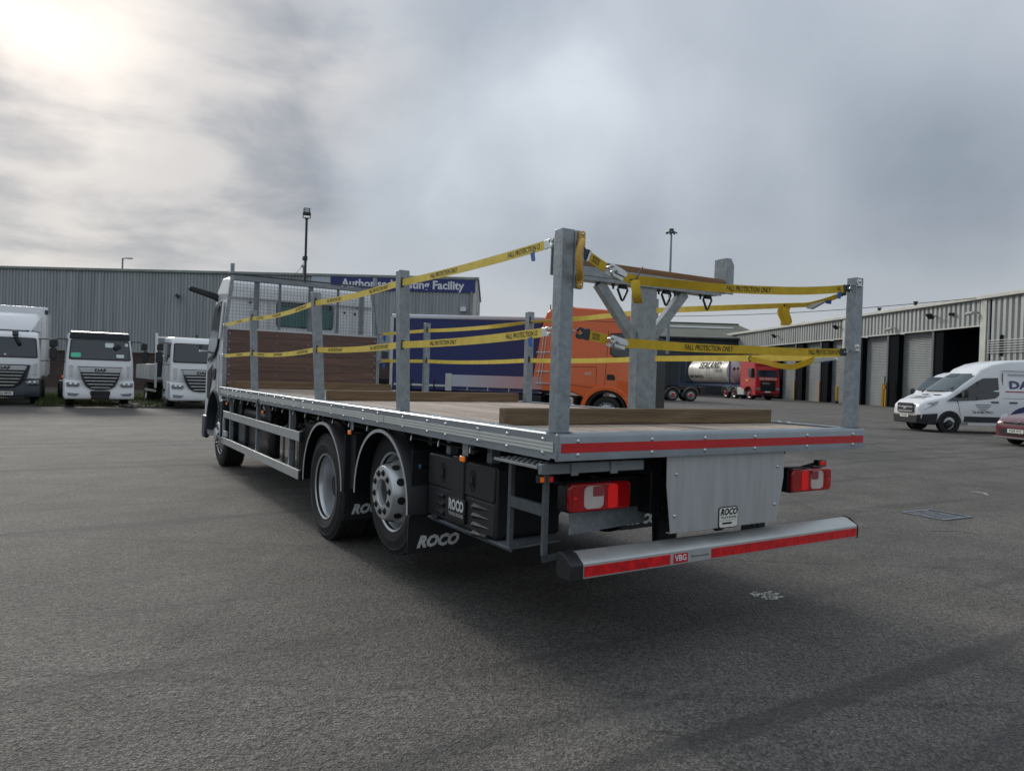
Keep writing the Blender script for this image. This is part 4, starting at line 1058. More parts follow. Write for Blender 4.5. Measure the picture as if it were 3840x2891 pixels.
# wheels
def wheel(parent, c, axis, R_=.475, wid=.29, rim=.29, kind='rear', hubmat='rim_silver', n=40, k=1, dual=False, nuts=10, flange=True):
    """axis: unit vector pointing outwards from the vehicle. kind front: dished out; deep: dual, dished in; disc: tag."""
    c, ax = V(c), V(axis)
    rp = [(rim * .99, -wid), (R_ * .80, -wid), (R_ * .96, -wid * .96), (R_, -wid * .88)]
    # tread ribs
    for i in range(4): rp += [(R_, -wid * (.86 - i * .185)), (R_, -wid * (.74 - i * .185)), (R_ - .008, -wid * (.73 - i * .185)), (R_ - .008, -wid * (.69 - i * .185))]
    rp += [(R_, -wid * .10), (R_ * .985, -wid * .04), (R_ * .955, .0), (R_ * .93, .008), (R_ * .925, .012), (R_ * .91, .012), (R_ * .905, .010), (R_ * .80, .018), (R_ * .79, .021), (R_ * .77, .021), (R_ * .765, .018), (R_ * .70, .014), (rim * 1.06, 0), (rim * 1.0, -.01), (rim * .99, -.05)]
    hub = MB()
    if kind == 'deep':
        hub.lathe([(rim * .92, -.17), (rim * .80, -.19), (rim * .35, -.19), (.0, -.19)], c, ax, n)
    elif kind == 'front':
        hub.lathe([(rim * .97, -.05), (rim * .88, -.03), (rim * .72, .03), (rim * .66, .055), (rim * .60, .06), (rim * .42, .06), (rim * .40, .05), (rim * .36, .09), (.0, .10)], c, ax, n)
    else:
        hub.lathe([(rim * .99, -.13), (rim * .93, -.12), (rim * .80, -.02), (rim * .72, .075), (rim * .69, .085), (rim * .66, .088), (rim * .36, .088), (rim * .345, .08), (rim * .345, .0), (0, -.01)], c, ax, n)
    w = hub.build('wheel', hubmat, parent, smooth=30)
    MB().lathe(rp, c, ax, n).build('tyre', 'rubber', w, smooth=25)
    MB().lathe([(rim * 1.0, -.0), (rim * 1.055, .008), (rim * 1.06, .0), (rim * 1.04, -.012), (rim * .98, -.03), (rim * .96, -.06), (rim * .91, -.14), (rim * .93, -.2)], c, ax, n).build('rim', 'rim_silver', w, smooth=35)
    if kind == 'deep': MB().cyl(c - ax * .19, c - ax * .09, .10, 18).build('axle_end', 'chassis_black', w)
    if kind == 'deep': MB().lathe([(rim * .93, -.2), (rim * .3, -.21), (0, -.21)], c - ax * .0, ax, n).build('brake_drum', 'chassis_black', w)
    a = ax.orthogonal().normalized(); b_ = ax.cross(a)
    if kind in ('disc', 'front') and nuts:
        nm = MB(); hm_ = MB(); o_ = .088 if kind == 'disc' else .06; rn = rim * (.52 if kind == 'disc' else .51)
        for i in range(nuts):
            t = 2 * math.pi * (i + .5) / nuts; d = a * math.cos(t) + b_ * math.sin(t)
            hm_.cyl(c + d * rn + ax * (o_ - .004), c + d * rn + ax * (o_ + .002), .026, 10)
            nm.cyl(c + d * rn + ax * o_, c + d * rn + ax * (o_ + .016), .015, 6)
        hm_.build('nut_seats', 'black_matt', w, kind='stuff'); nm.build('wheel_nuts', 'steel_dark', w, kind='stuff')
        vm = MB()
        for i in range(nuts):
            t = 2 * math.pi * i / nuts; d = a * math.cos(t) + b_ * math.sin(t); tt = ax.cross(d)
            ro = rim * (.765 if kind == 'disc' else .88); oo = .022 if kind == 'disc' else -.028
            nrm = ((d * .97 + ax * .24) if kind == 'disc' else (d * .5 + ax * .86)).normalized()
            vm.cyl(c + d * ro + ax * oo - nrm * .01, c + d * ro + ax * oo + nrm * .004, .03 * rim / .285, 12)
        vm.build('vent_holes', 'black_matt', w, kind='stuff')
    if kind == 'disc': MB().lathe([(rim * .34, .02), (rim * .3, .05), (rim * .2, .06), (0, .06)], c, ax, 20).build('hub_centre', 'chassis_black', w)
    if R_ > .46 and n >= 40:      # shoulder blocks of the tread
        tb_ = MB()
        for i in range(56):
            t = 2 * math.pi * i / 56; d = a * math.cos(t) + b_ * math.sin(t); tt = ax.cross(d)
            for o0, o1 in ((-.004, -.05), (-wid + .004, -wid + .05)):
                tb_.beam(c + d * (R_ - .002) + ax * o0, c + d * (R_ - .002) + ax * o1, .034, .014, d)
        tb_.build('tread_blocks', 'rubber', w, kind='stuff')
    if dual:
        MB().lathe(rp, c - ax * (wid + .04), ax, n).build('inner_tyre', 'rubber', w, smooth=25)
    return w
for side, xo in ((-1, 0.0), (1, W)):
    ax = V((side, 0, 0)); ix = -side
    wheel(T, (xo + ix * .05, 3.65, .478), ax, .478, .27, .283, 'deep', dual=True)
    wheel(T, (xo + ix * .115, 2.26, .632), ax, .470, .29, .285, 'disc')
    wheel(T, (xo + ix * .16, 9.22, .485), ax, .487, .29, .285, 'front')

# mudguards and flaps
def mudguard(y_, z_, r_, xa, xb, a0, a1, out):
    mb = MB(); n = 28; rows = []
    prof = [(xa, r_ - .012), (xa, r_ + .002), (xa + (.02 if out < 0 else -.02), r_ + .014), ((xa + xb) / 2, r_ + .022), (xb, r_ + .014), (xb, r_ + .006), ((xa + xb) / 2, r_ + .012), (xa + (.024 if out < 0 else -.024), r_ + .004)]
    rings = []
    for i in range(n + 1):
        t = R(a0 + (a1 - a0) * i / n)
        rings.append([(x_, y_ + q * math.cos(t), z_ + q * math.sin(t)) for x_, q in prof])
    mg = mb.loft(rings).build('mudguard', 'guard_black', T, smooth=40)
    tr_ = MB(); rings = []
    xe = xa + out * .004
    for i in range(n + 1):
        t = R(a0 + (a1 - a0) * i / n)
        rings.append([(x_, y_ + q * math.cos(t), z_ + q * math.sin(t)) for x_, q in ((xe, r_ - .012), (xe, r_ + .012), (xe - out * .003, r_ + .012), (xe - out * .003, r_ - .012))])
    tr_.loft(rings).build('guard_trim', 'alu_matt', mg)
    return mg
for side, xa, xb in ((-1, .0, .60), (1, W, W - .60)):
    m1 = mudguard(3.64, .50, .555, xa, xb, -3, 178, side)
    m2 = mudguard(2.25, .575, .520, xa, xb, -2, 182, side)
    # angles run from the rear (0 deg is +Y), so swap: rear edge hangs lower
for xa in (.0, W - .62):
    fl1 = MB().prism([(xa + .015, 1.0), (xa + .615, 1.0), (xa + .615, .27), (xa + .012, .275), (xa + .03, .50), (xa + .015, .53)], (0, 3.06, 0), X, Z, Y * .008).build('mud_flap', 'rubber_flap', T)
    fl2 = MB().prism([(xa + .035, 1.0), (xa + .60, 1.0), (xa + .60, .285), (xa + .015, .28), (xa + .018, .53), (xa + .035, .56)], (0, 1.745, 0), X, Z, Y * .008).build('mud_flap', 'rubber_flap', T)
    for fl_, y_, z_ in ((fl1, 3.058, .36), (fl2, 1.743, .355)):
        text('ROCO', (xa + .245, y_, z_), X, Z, .108, 'print_grey', fl_, bold=.06, shear=.35, xs=1.0)
for xa in (.01, W - .61):      # dark inner panels between the guards
    MB().box(xa + .12, xa + .55, 1.0, 4.4, 1.06, 1.07).build('splash_panel', 'black_matt', T)
    MB().box(xa + .05, xa + .55, 2.93, 3.05, .55, 1.02).build('splash_panel', 'black_matt', T)
MB().box(.62, .66, 1.7, 4.5, .55, 1.03).box(1.89, 1.93, 1.7, 4.5, .55, 1.03).build('inner_screen', 'black_matt', T)

# cab
CX0, CX1 = .05, 2.50
def cab():
    prof = [(8.74, 1.0), (8.74, 2.70), (8.80, 2.86), (8.93, 2.93), (9.35, 2.95), (9.62, 2.80), (9.78, 2.5), (9.96, 1.9), (10.05, 1.5), (10.08, .55), (9.95, .42), (9.84, .42)]
    for i in range(11):
        t = R(0 + 138 * i / 10); prof.append((9.24 + .58 * math.cos(t), .62 + .56 * math.sin(t)))
    mb = MB(); o0, o1 = [], []
    def inset(z_): return max(0, (z_ - 1.75)) * .085
    n = len(prof)
    vs = [(CX0 + inset(z_), y_, z_) for y_, z_ in prof] + [(CX1 - inset(z_), y_, z_) for y_, z_ in prof]
    mb._add(vs, [tuple(range(n)), tuple(range(2 * n - 1, n - 1, -1))] + [(i, n + i, n + (i + 1) % n, (i + 1) % n) for i in range(n)])
    return mb.build('cab', 'white_paint', T, .045, seg=3)
cb = cab()
def xl(z_): return CX0 + max(0, z_ - 1.75) * .085
def side_panel(name, pts, mt, k=.004, par=None):
    vs = [(xl(z_) - k, y_, z_) for y_, z_ in pts]; n = len(pts)
    vs += [(x_ + k + .004, y_, z_) for x_, y_, z_ in vs]
    MB()._add(vs, [tuple(range(n)), tuple(range(2 * n - 1, n - 1, -1))] + [(i, n + i, n + (i + 1) % n, (i + 1) % n) for i in range(n)]).build(name, mt, par or cb)
side_panel('side_window', [(9.22, 2.54), (9.18, 1.88), (9.32, 1.78), (9.84, 1.66), (9.90, 1.80), (9.72, 2.50)], 'glass_dark')
side_panel('window_gasket', [(9.19, 2.58), (9.15, 1.86), (9.31, 1.74), (9.86, 1.62), (9.94, 1.80), (9.75, 2.54)], 'black_satin', .002)
side_panel('door_graphic', [(9.42, 1.58), (9.86, 1.47), (9.86, 1.05), (9.72, 1.02)], 'black_satin')
side_panel('door_handle', [(9.18, 1.52), (9.34, 1.50), (9.34, 1.34), (9.24, 1.34), (9.18, 1.42)], 'black_satin', .006)
side_panel('pillar_vent', [(8.96, 2.55), (9.08, 2.55), (9.08, 1.98), (8.96, 1.98)], 'white_paint_dull', .012)
gd = MB()
for y_ in (9.12, 8.88): gd.box(xl(1.5) - .004, xl(1.5), y_ - .004, y_ + .004, 1.1, 1.75)
gd.build('shut_line', 'dark_grey_paint', cb)
for x_, z_, r_ in ((.17, 2.76, .026), (.165, 2.69, .018), (.45, 2.55, .02), (1.94, 2.50, .02), (2.12, 2.49, .02), (2.16, 2.60, .02)):
    MB().cyl((x_, 8.735, z_), (x_, 8.745, z_), r_, 14).build('lifting_hole', 'black_matt', cb)
MB().prism(rrect(.92, .40, .05, 4, 1.30, 2.40), (0, 8.733, 0), X, Z, Y * .01).build('rear_window', 'glass_teal', cb)
MB().prism(rrect(.84, .30, .03, 4, 1.30, 2.37), (0, 8.729, 0), X, Z, Y * .006).build('window_curtain', 'curtain_teal', cb)
pr = MB()
for x_ in (.72, 1.78): pr.box(x_, x_ + .02, 8.728, 8.745, 2.1, 2.62)
pr.box(.12, 2.43, 8.715, 8.745, 2.60, 2.63)
pr.build('wall_pressing', 'white_paint_dull', cb)
# front wing, mirror arm, kerb mirror, bumper end
wg = MB(); rings = []
for i in range(15):
    t = R(-8 + 176 * i / 14)
    rings.append([(x_, 9.24 + q * math.cos(t), .60 + (q + .0) * math.sin(t)) for x_, q in ((.035, .55), (.035, .58), (.5, .585), (.5, .555))])
wg.loft(rings).build('wheel_arch', 'dark_grey_paint', cb, smooth=40)
MB().box(.04, .5, 8.60, 8.68, .5, 1.05).build('arch_flap', 'dark_grey_paint', cb, .02)
MB().prism([(0, 0), (.10, .05), (.46, .13), (.50, .11), (.49, .06), (.13, -.05), (0, -.12)], (.19, 9.55, 2.68), -X, Z, Y * .09).build('camera_arm', 'black_plastic', cb, .015)
MB().box(-.08, .06, 9.86, 9.95, 1.78, 1.81).build('kerb_mirror', 'white_paint_dull', cb, .012)
MB().box(.02, .10, 9.84, 10.12, .38, .75).build('bumper_end', 'dark_grey_paint', cb, .03)
MB().prism(rrect(2.36, 1.0, .1, 4, 1.275, 2.15), (0, 9.93, 0), X, (Z * .97 - Y * .24), Y * .01).build('windscreen', 'glass_dark', cb)
MB().box(.25, 2.3, 10.06, 10.1, .7, 1.5).build('front_grille', 'grille_dark', cb)
# ---------------------------------------------------------------- fall protection straps
def sample(sup, step=.05, sag=.0):
    """support points -> evenly sampled path; sag per span in metres"""
    out = []
    for i in range(len(sup) - 1):
        a, b_ = V(sup[i]), V(sup[i + 1]); n = max(2, int((b_ - a).length / step))
        sg = sag[i] if isinstance(sag, (list, tuple)) else sag
        for k in range(n):
            t = k / n; out.append(a.lerp(b_, t) - Z * (sg * 4 * t * (1 - t)))
    out.append(V(sup[-1])); return out
class Path:
    def __init__(s, pts, tw=None):
        s.p = pts; s.s = [0]
        for a, b_ in zip(pts, pts[1:]): s.s.append(s.s[-1] + (b_ - a).length)
        s.L = s.s[-1]; s.tw = tw or (lambda q: 0.0)
    def at(s, q):
        q = min(max(q, 0), s.L - 1e-6); lo = 0
        while s.s[lo + 1] < q: lo += 1
        t = (q - s.s[lo]) / (s.s[lo + 1] - s.s[lo]); p = s.p[lo].lerp(s.p[lo + 1], t)
        tn = (s.p[lo + 1] - s.p[lo]).normalized()
        w = (Z - tn * tn.z); 
        if w.length < 1e-3: w = X.copy()
        w.normalize(); n = tn.cross(w)
        a = s.tw(q / s.L)
        return p, tn, w * math.cos(a) + n * math.sin(a), n * math.cos(a) - w * math.sin(a)
    def ribbon(s, wd=.048, th=.0022):
        rows = []; n = max(8, int(s.L / .05))
        for i in range(n + 1):
            p, tn, w, nn = s.at(s.L * i / n)
            rows.append([p - w * wd / 2 - nn * th / 2, p + w * wd / 2 - nn * th / 2, p + w * wd / 2 + nn * th / 2, p - w * wd / 2 + nn * th / 2])
        return MB().loft(rows)
    def print(s, txt, centre, side, mt, parent, size=.040, rev=False, xs=.8):
        me = text_mesh(txt, size, bold=.012, shear=.25, xs=xs)
        for v in me.vertices:
            q = centre + (-v.co.x if rev else v.co.x); p, tn, w, nn = s.at(q)
            v.co = p + w * v.co.y + nn * (side * .0022)
        me.materials.clear(); me.materials.append(MATS[mt])
        o = bpy.data.objects.new('strap_print', me); col.objects.link(o); o.parent = parent
        return o
def claw(parent, p, d, up, mt, size=.05, name='claw_hook'):
    """flat stamped hook: body plate narrowing to an open C"""
    p, d, up = V(p), V(d).normalized(), V(up).normalized(); up = (up - d * up.dot(d)).normalized(); n = d.cross(up)
    o_ = [(-.2, -.55), (-.2, .55), (.15, .62), (.55, .45), (.75, .55), (1.25, .55), (1.55, .25), (1.5, .05), (1.3, .02), (1.22, .2), (1.0, .3), (.85, .1), (.9, -.12), (1.15, -.22), (1.45, -.12), (1.65, -.3), (1.4, -.62), (1.0, -.7), (.6, -.55), (.2, -.6)]
    return MB().prism([(a * size, b_ * size) for a, b_ in o_], p - n * .004, d, up, n * .008).build(name, mt, parent, .002)
def ratchet(parent, p, d, up):
    p, d, up = V(p), V(d).normalized(), V(up).normalized(); up = (up - d * up.dot(d)).normalized(); n = d.cross(up)
    b0 = MB().prism([(0, .0), (.01, .026), (.10, .026), (.125, .018), (.13, -.006), (.04, -.012), (.01, -.012)], p + n * .012, d, up, n * .004)
    b0.prism([(0, -.028), (.02, -.034), (.10, -.034), (.125, -.02), (.12, -.01), (.02, -.014)], p - n * .012, d, up, -n * .004)
    b0.cyl(p + d * .02 - n * .03 + up * .01, p + d * .02 + n * .03 + up * .01, .008, 8).cyl(p + d * .055 - n * .03, p + d * .055 + n * .03, .009, 8)
    b0.prism([(.05, -.03), (.12, -.03), (.12, .022), (.05, .022)], p, d, up, n * .006)
    return b0.build('ratchet_buckle', 'zinc', parent, .002)
def stitch(path, a, b_, parent, side):
    mb = MB()
    for i in range(4):
        for q0, y0, q1, y1 in ((i / 4, -.012, (i + 1) / 4, .012), (i / 4, .012, (i + 1) / 4, -.012)):
            p0, t0, w0_, n0 = path.at(a + (b_ - a) * q0); p1, t1, w1, n1 = path.at(a + (b_ - a) * q1)
            mb.beam(p0 + w0_ * y0 + n0 * side * .003, p1 + w1 * y1 + n1 * side * .003, .0025, .001, n0)
    for y in (-.014, .014):
        p0, t0, w0_, n0 = path.at(a); p1, t1, w1, n1 = path.at(b_); mb.beam(p0 + w0_ * y + n0 * side * .003, p1 + w1 * y + n1 * side * .003, .003, .001, n0)
    mb.build('stitching', 'print_black', parent)
def tagflap(parent, p, u, v, w=.04, h=.05):
    u, v = V(u), V(v)
    MB().prism([(0, 0), (w, .006), (w * .92, -h), (.004, -h * .88)], p, u, v, u.cross(v).normalized() * .0015).build('blue_tag', 'blue_tag', parent)
GRP = 'fall protection straps round the deck'
TXT = 'FALL PROTECTION ONLY'
# left side, two levels
for lvl, lab, zs in ((0, 'yellow webbing strap coloured as if backlit along the near side, upper of two', (2.165, 2.165, 2.170, 2.182, 2.214)),
                     (1, 'yellow webbing strap coloured as if backlit along the near side, lower of two', (1.712, 1.722, 1.732, 1.736, 1.762))):
    lean = (1, .92, .92, .92, 1) if lvl == 0 else (1, .48, .48, .48, 1)
    xs_ = (.04, .058 - .045 * lean[1], .058 - .065 * lean[2], .058 - .034 * lean[3], .062)
    sup = [(xs_[0], 8.42, zs[0]), (xs_[1], 6.655, zs[1]), (xs_[2], 3.985, zs[2]), (xs_[3], 2.025, zs[3]), (xs_[4], .245, zs[4])]
    t = thing('webbing_strap', lab, 'strap', (0, 0, 0), 0, GRP)
    P_ = Path(sample(sup, .05, (.0, .035 if lvl == 0 else .03, .018, .012)))
    P_.ribbon().build('webbing', 'strap', t, smooth=60)
    for yc in (.44, 1.38, 2.44, 3.42, 4.42, 5.4, 6.2, 7.4):
        q = min(range(len(P_.p)), key=lambda i: abs(P_.p[i].y - yc)); q = P_.s[q]
        P_.print(TXT if yc > .5 else 'FALL PROTECTION O', q, -1 if P_.at(q)[3].x > 0 else 1, 'print_black', t)
    e = V(sup[-1]); claw(t, e, (0, -1, .12), Z, 'zinc', .042)
    MB().tube([(e.x, .175, e.z + .012), (e.x, .15, e.z + .028), (e.x, .133, e.z + .03)], .006, 6).tube([(e.x, .16, e.z - .005), (e.x, .145, e.z - .01), (e.x, .133, e.z - .0)], .006, 6).build('eye_bolt', 'zinc', t)
    claw(t, sup[0], (0, 1, 0), Z, 'zinc', .04)
    tagflap(t, (e.x - .006, .375, e.z - .028), (0, -1, .1), (0, .25, 1))
# right side, two levels, seen from inside
rt = [((2.475, 8.42, 2.17), (2.475, 6.70, 2.163), (2.475, 4.02, 2.157), (2.475, 2.02, 2.165), (2.49, .60, 2.118), (2.5, .42, 2.112), (2.51, .27, 2.142), (2.52, .15, 2.182)),
      ((2.475, 8.42, 1.73), (2.475, 6.70, 1.722), (2.475, 4.02, 1.724), (2.475, 2.02, 1.733), (2.49, .90, 1.731), (2.5, .42, 1.734), (2.51, .27, 1.742), (2.52, .15, 1.775))]
for lvl, lab in ((0, 'yellow webbing strap along the far side, upper of two, with a hanging loop'), (1, 'yellow webbing strap along the far side, lower of two, with a drooping tail')):
    t = thing('webbing_strap', lab, 'strap', (0, 0, 0), 0, GRP)
    sup = rt[lvl]
    if lvl == 0: tw = lambda q: (0 if q < .42 else (1.15 * math.sin(math.pi * min(1, (q - .42) / .25)) if q < .67 else (0 if q < .80 else 1.2 * (q - .80) / .2)))
    else: tw = lambda q: 0.0
    P_ = Path(sample(sup, .05, (0, .02, .012, .0, 0, 0, 0)), tw)
    P_.ribbon().build('webbing', 'strap', t, smooth=60)
    claw(t, sup[0], (0, 1, 0), Z, 'zinc', .04); claw(t, (2.512, .2, sup[-1][2] - .01), (0, -1, .25), Z, 'steel_dark', .035)
    tagflap(t, (2.505, .305, sup[-1][2] - (.03 if lvl == 0 else .035)), (.55, -.8, .0), (0, 0, 1), .045, .045)
    tagflap(t, (2.47, 8.35, sup[0][2] - .02), (1, 0, 0), (0, 0, 1), .05, .1)
    if lvl == 0:
        MB().prism([(0, .0), (.0, .012), (.10, .028), (.17, .028), (.185, .018), (.18, .008), (.14, .002), (.03, -.016)], (2.494, .445, 2.086), (.1, -.95, .28), (0, .25, .97), X * .03).build('ratchet_buckle', 'zinc', t, .002)
        c_ = V((2.487, .62, 2.118)); lp_ = []
        for i in range(17):
            a = R(-80 + 340 * i / 16); lp_.append(c_ + V((.0, .0, -.072)) + V((.012 * math.sin(i), 0, 0)) + V((0, -1, 0)) * (.024 * math.cos(a) * 1.0) + Z * (.075 * math.sin(a)))
        rows = [[p - X * .024, p + X * .024, p + X * .024 + (c_ - Z * .07 - p) * .03, p - X * .024 + (c_ - Z * .07 - p) * .03] for p in lp_]
        rows = [[V((2.487 + (a_.x - 2.487) * .75, a_.y - .75 * (a_.x - 2.487), a_.z)) for a_ in r_] for r_ in rows]
        MB().loft(rows).build('tail_loop', 'strap_shaded', t, smooth=70)
        MB().lathe([(.014, -.006), (.016, 0), (.014, .006)], c_, Y, 10).build('cable_tie', 'wire_black', t)
    else:
        sup2 = [(2.487, .92, 1.72), (2.487, .83, 1.712), (2.47, .65, 1.672), (2.46, .52, 1.66), (2.475, .43, 1.69), (2.5, .36, 1.722)]
        Path(sample(sup2, .03), lambda q: .35 * math.sin(3 * q)).ribbon(.04).build('loose_tail', 'strap_shaded', t, smooth=60)
        MB().prism([(0, 0), (.02, .022), (.2, .022), (.22, .0), (.03, -.014)], (2.49, .42, 1.706), (.1, -1, .05), Z, X * .02).build('ratchet_buckle', 'zinc', t, .002)
        MB().lathe([(.02, -.006), (.026, 0), (.02, .006)], (2.487, .92, 1.726), Y, 10).build('cable_tie', 'wire_black', t)
# across the rear, two levels
t = thing('webbing_strap', 'yellow webbing strap coloured as if shaded across the rear, upper of two, sagging from the grab handle', 'strap', (0, 0, 0), 0, GRP)
Pa = Path(sample([(.232, .10, 2.158), (.32, .10, 2.121), (.345, .10, 2.112)], .02)); Pa.ribbon(.05, .006).build('hook_webbing', 'strap_shaded', t)
stitch(Pa, .025, .075, t, 1 if Pa.at(.05)[3].y < 0 else -1)
MB().prism([(0, -.03), (0, .03), (.012, .03), (.012, -.03)], (.224, .094, 2.160), (.92, 0, -.39), (.39, 0, .92), -Y * .004).build('wear_bar', 'zinc', t)
claw(t, (.228, .10, 2.160), (-.9, 0, .42), Z, 'steel_dark', .05)
MB().tube([(.114, .098, 2.225), (.14, .098, 2.225), (.165, .098, 2.205), (.16, .098, 2.19), (.13, .098, 2.195), (.114, .098, 2.2)], .005, 6).build('eye_plate', 'zinc', t)
ratchet(t, (.345, .085, 2.113), (.93, 0, -.30), (.30, 0, .93))
Pb = Path(sample([(.44, .10, 2.083), (.545, .10, 2.066), (1.04, .10, 2.079), (1.665, .10, 2.112), (2.405, .10, 2.190)], .05, (0, .0, .004, .008)), lambda q: .5 * max(0, 1 - abs(q - .2) / .25))
Pb.ribbon(.05).build('webbing', 'strap_shaded', t, smooth=60)
sd_ = 1 if Pb.at(1)[3].y < 0 else -1
for xc, tx in ((1.455, TXT), (2.375, 'FALL')):
    q = min(range(len(Pb.p)), key=lambda i: abs(Pb.p[i].x - xc)); Pb.print(tx, Pb.s[q], sd_, 'print_black', t, .043 if len(tx) > 5 else .036, xs=.8 if len(tx) > 5 else .62)
claw(t, (2.41, .10, 2.192), (.98, 0, .17), Z, 'steel_dark', .042)
MB().prism(rrect(.05, .042, .012, 3, 2.512, 2.238), (0, .052, 0), X, Z, Y * .007).box(2.487, 2.54, .045, .1, 2.210, 2.217).tube([(2.50, .1, 2.214), (2.48, .1, 2.206), (2.475, .1, 2.196), (2.487, .1, 2.19)], .005, 6).build('eye_plate', 'zinc', t, .002)
MB().dome((2.512, .052, 2.243), -Y, .013, .8, 10).build('plate_bolt', 'zinc', t)
tagflap(t, (2.335, .097, 2.158), (1, 0, .1), (.2, 0, 1), .045, .045)
lp_ = [(.530, .075, 2.062), (.520, .060, 2.03), (.522, .050, 1.985), (.535, .055, 1.952), (.560, .078, 1.943), (.583, .110, 1.955), (.586, .120, 1.99), (.568, .112, 2.035), (.545, .095, 2.06)]
rows = []
for i, p in enumerate(lp_):
    p = V(p); tn = (V(lp_[min(i + 1, 8)]) - V(lp_[max(i - 1, 0)])).normalized(); wv = V((.80, -.6, 0)); wv = (wv - tn * wv.dot(tn)).normalized(); nn = tn.cross(wv)
    rows.append([p - wv * .024, p + wv * .024, p + wv * .024 + nn * .003, p - wv * .024 + nn * .003])
MB().loft(rows).build('tail_loop', 'strap_shaded', t, smooth=70)
MB().tube([(.52, .088, 2.065), (.545, .082, 2.068), (.565, .095, 2.085), (.58, .09, 2.12), (.592, .085, 2.14)], .003, 5).tube([(.50, .085, 2.062), (.53, .08, 2.064), (.56, .083, 2.07)], .003, 5).build('cable_tie', 'wire_black', t)

t = thing('webbing_strap', 'yellow webbing strap coloured as if shaded across the rear, lower of two, ratchet by the left post', 'strap', (0, 0, 0), 0, GRP)
Pa = Path(sample([(.245, .10, 1.754), (.335, .10, 1.744), (.37, .10, 1.737)], .02)); Pa.ribbon(.05, .006).build('hook_webbing', 'strap_shaded', t)
stitch(Pa, .025, .075, t, 1 if Pa.at(.05)[3].y < 0 else -1)
claw(t, (.245, .10, 1.756), (-.98, 0, .15), Z, 'steel_dark', .05)
MB().tube([(.114, .098, 1.772), (.135, .098, 1.773), (.16, .098, 1.764)], .005, 6).build('eye_plate', 'zinc', t)
ratchet(t, (.365, .085, 1.738), (.97, 0, -.18), (.18, 0, .97))
Pb = Path(sample([(.46, .10, 1.722), (.56, .10, 1.728), (1.5, .10, 1.737), (2.39, .10, 1.762)], .05, (0, .006, .006)))
Pb.ribbon(.05).build('webbing', 'strap_shaded', t, smooth=60)
sd_ = 1 if Pb.at(1)[3].y < 0 else -1
for xc, tx in ((1.11, TXT), (2.215, TXT)):
    q = min(range(len(Pb.p)), key=lambda i: abs(Pb.p[i].x - xc)); Pb.print(tx, Pb.s[q], sd_, 'print_black', t, .043, xs=.8 if xc < 2 else .75)
claw(t, (2.395, .10, 1.763), (.99, 0, .1), Z, 'steel_dark', .042)
MB().prism(rrect(.05, .042, .012, 3, 2.512, 1.800), (0, .052, 0), X, Z, Y * .007).box(2.487, 2.54, .045, .1, 1.773, 1.78).tube([(2.50, .1, 1.777), (2.48, .1, 1.772), (2.472, .1, 1.765)], .005, 6).build('eye_plate', 'zinc', t, .002)
MB().dome((2.512, .052, 1.804), -Y, .013, .8, 10).build('plate_bolt', 'zinc', t)
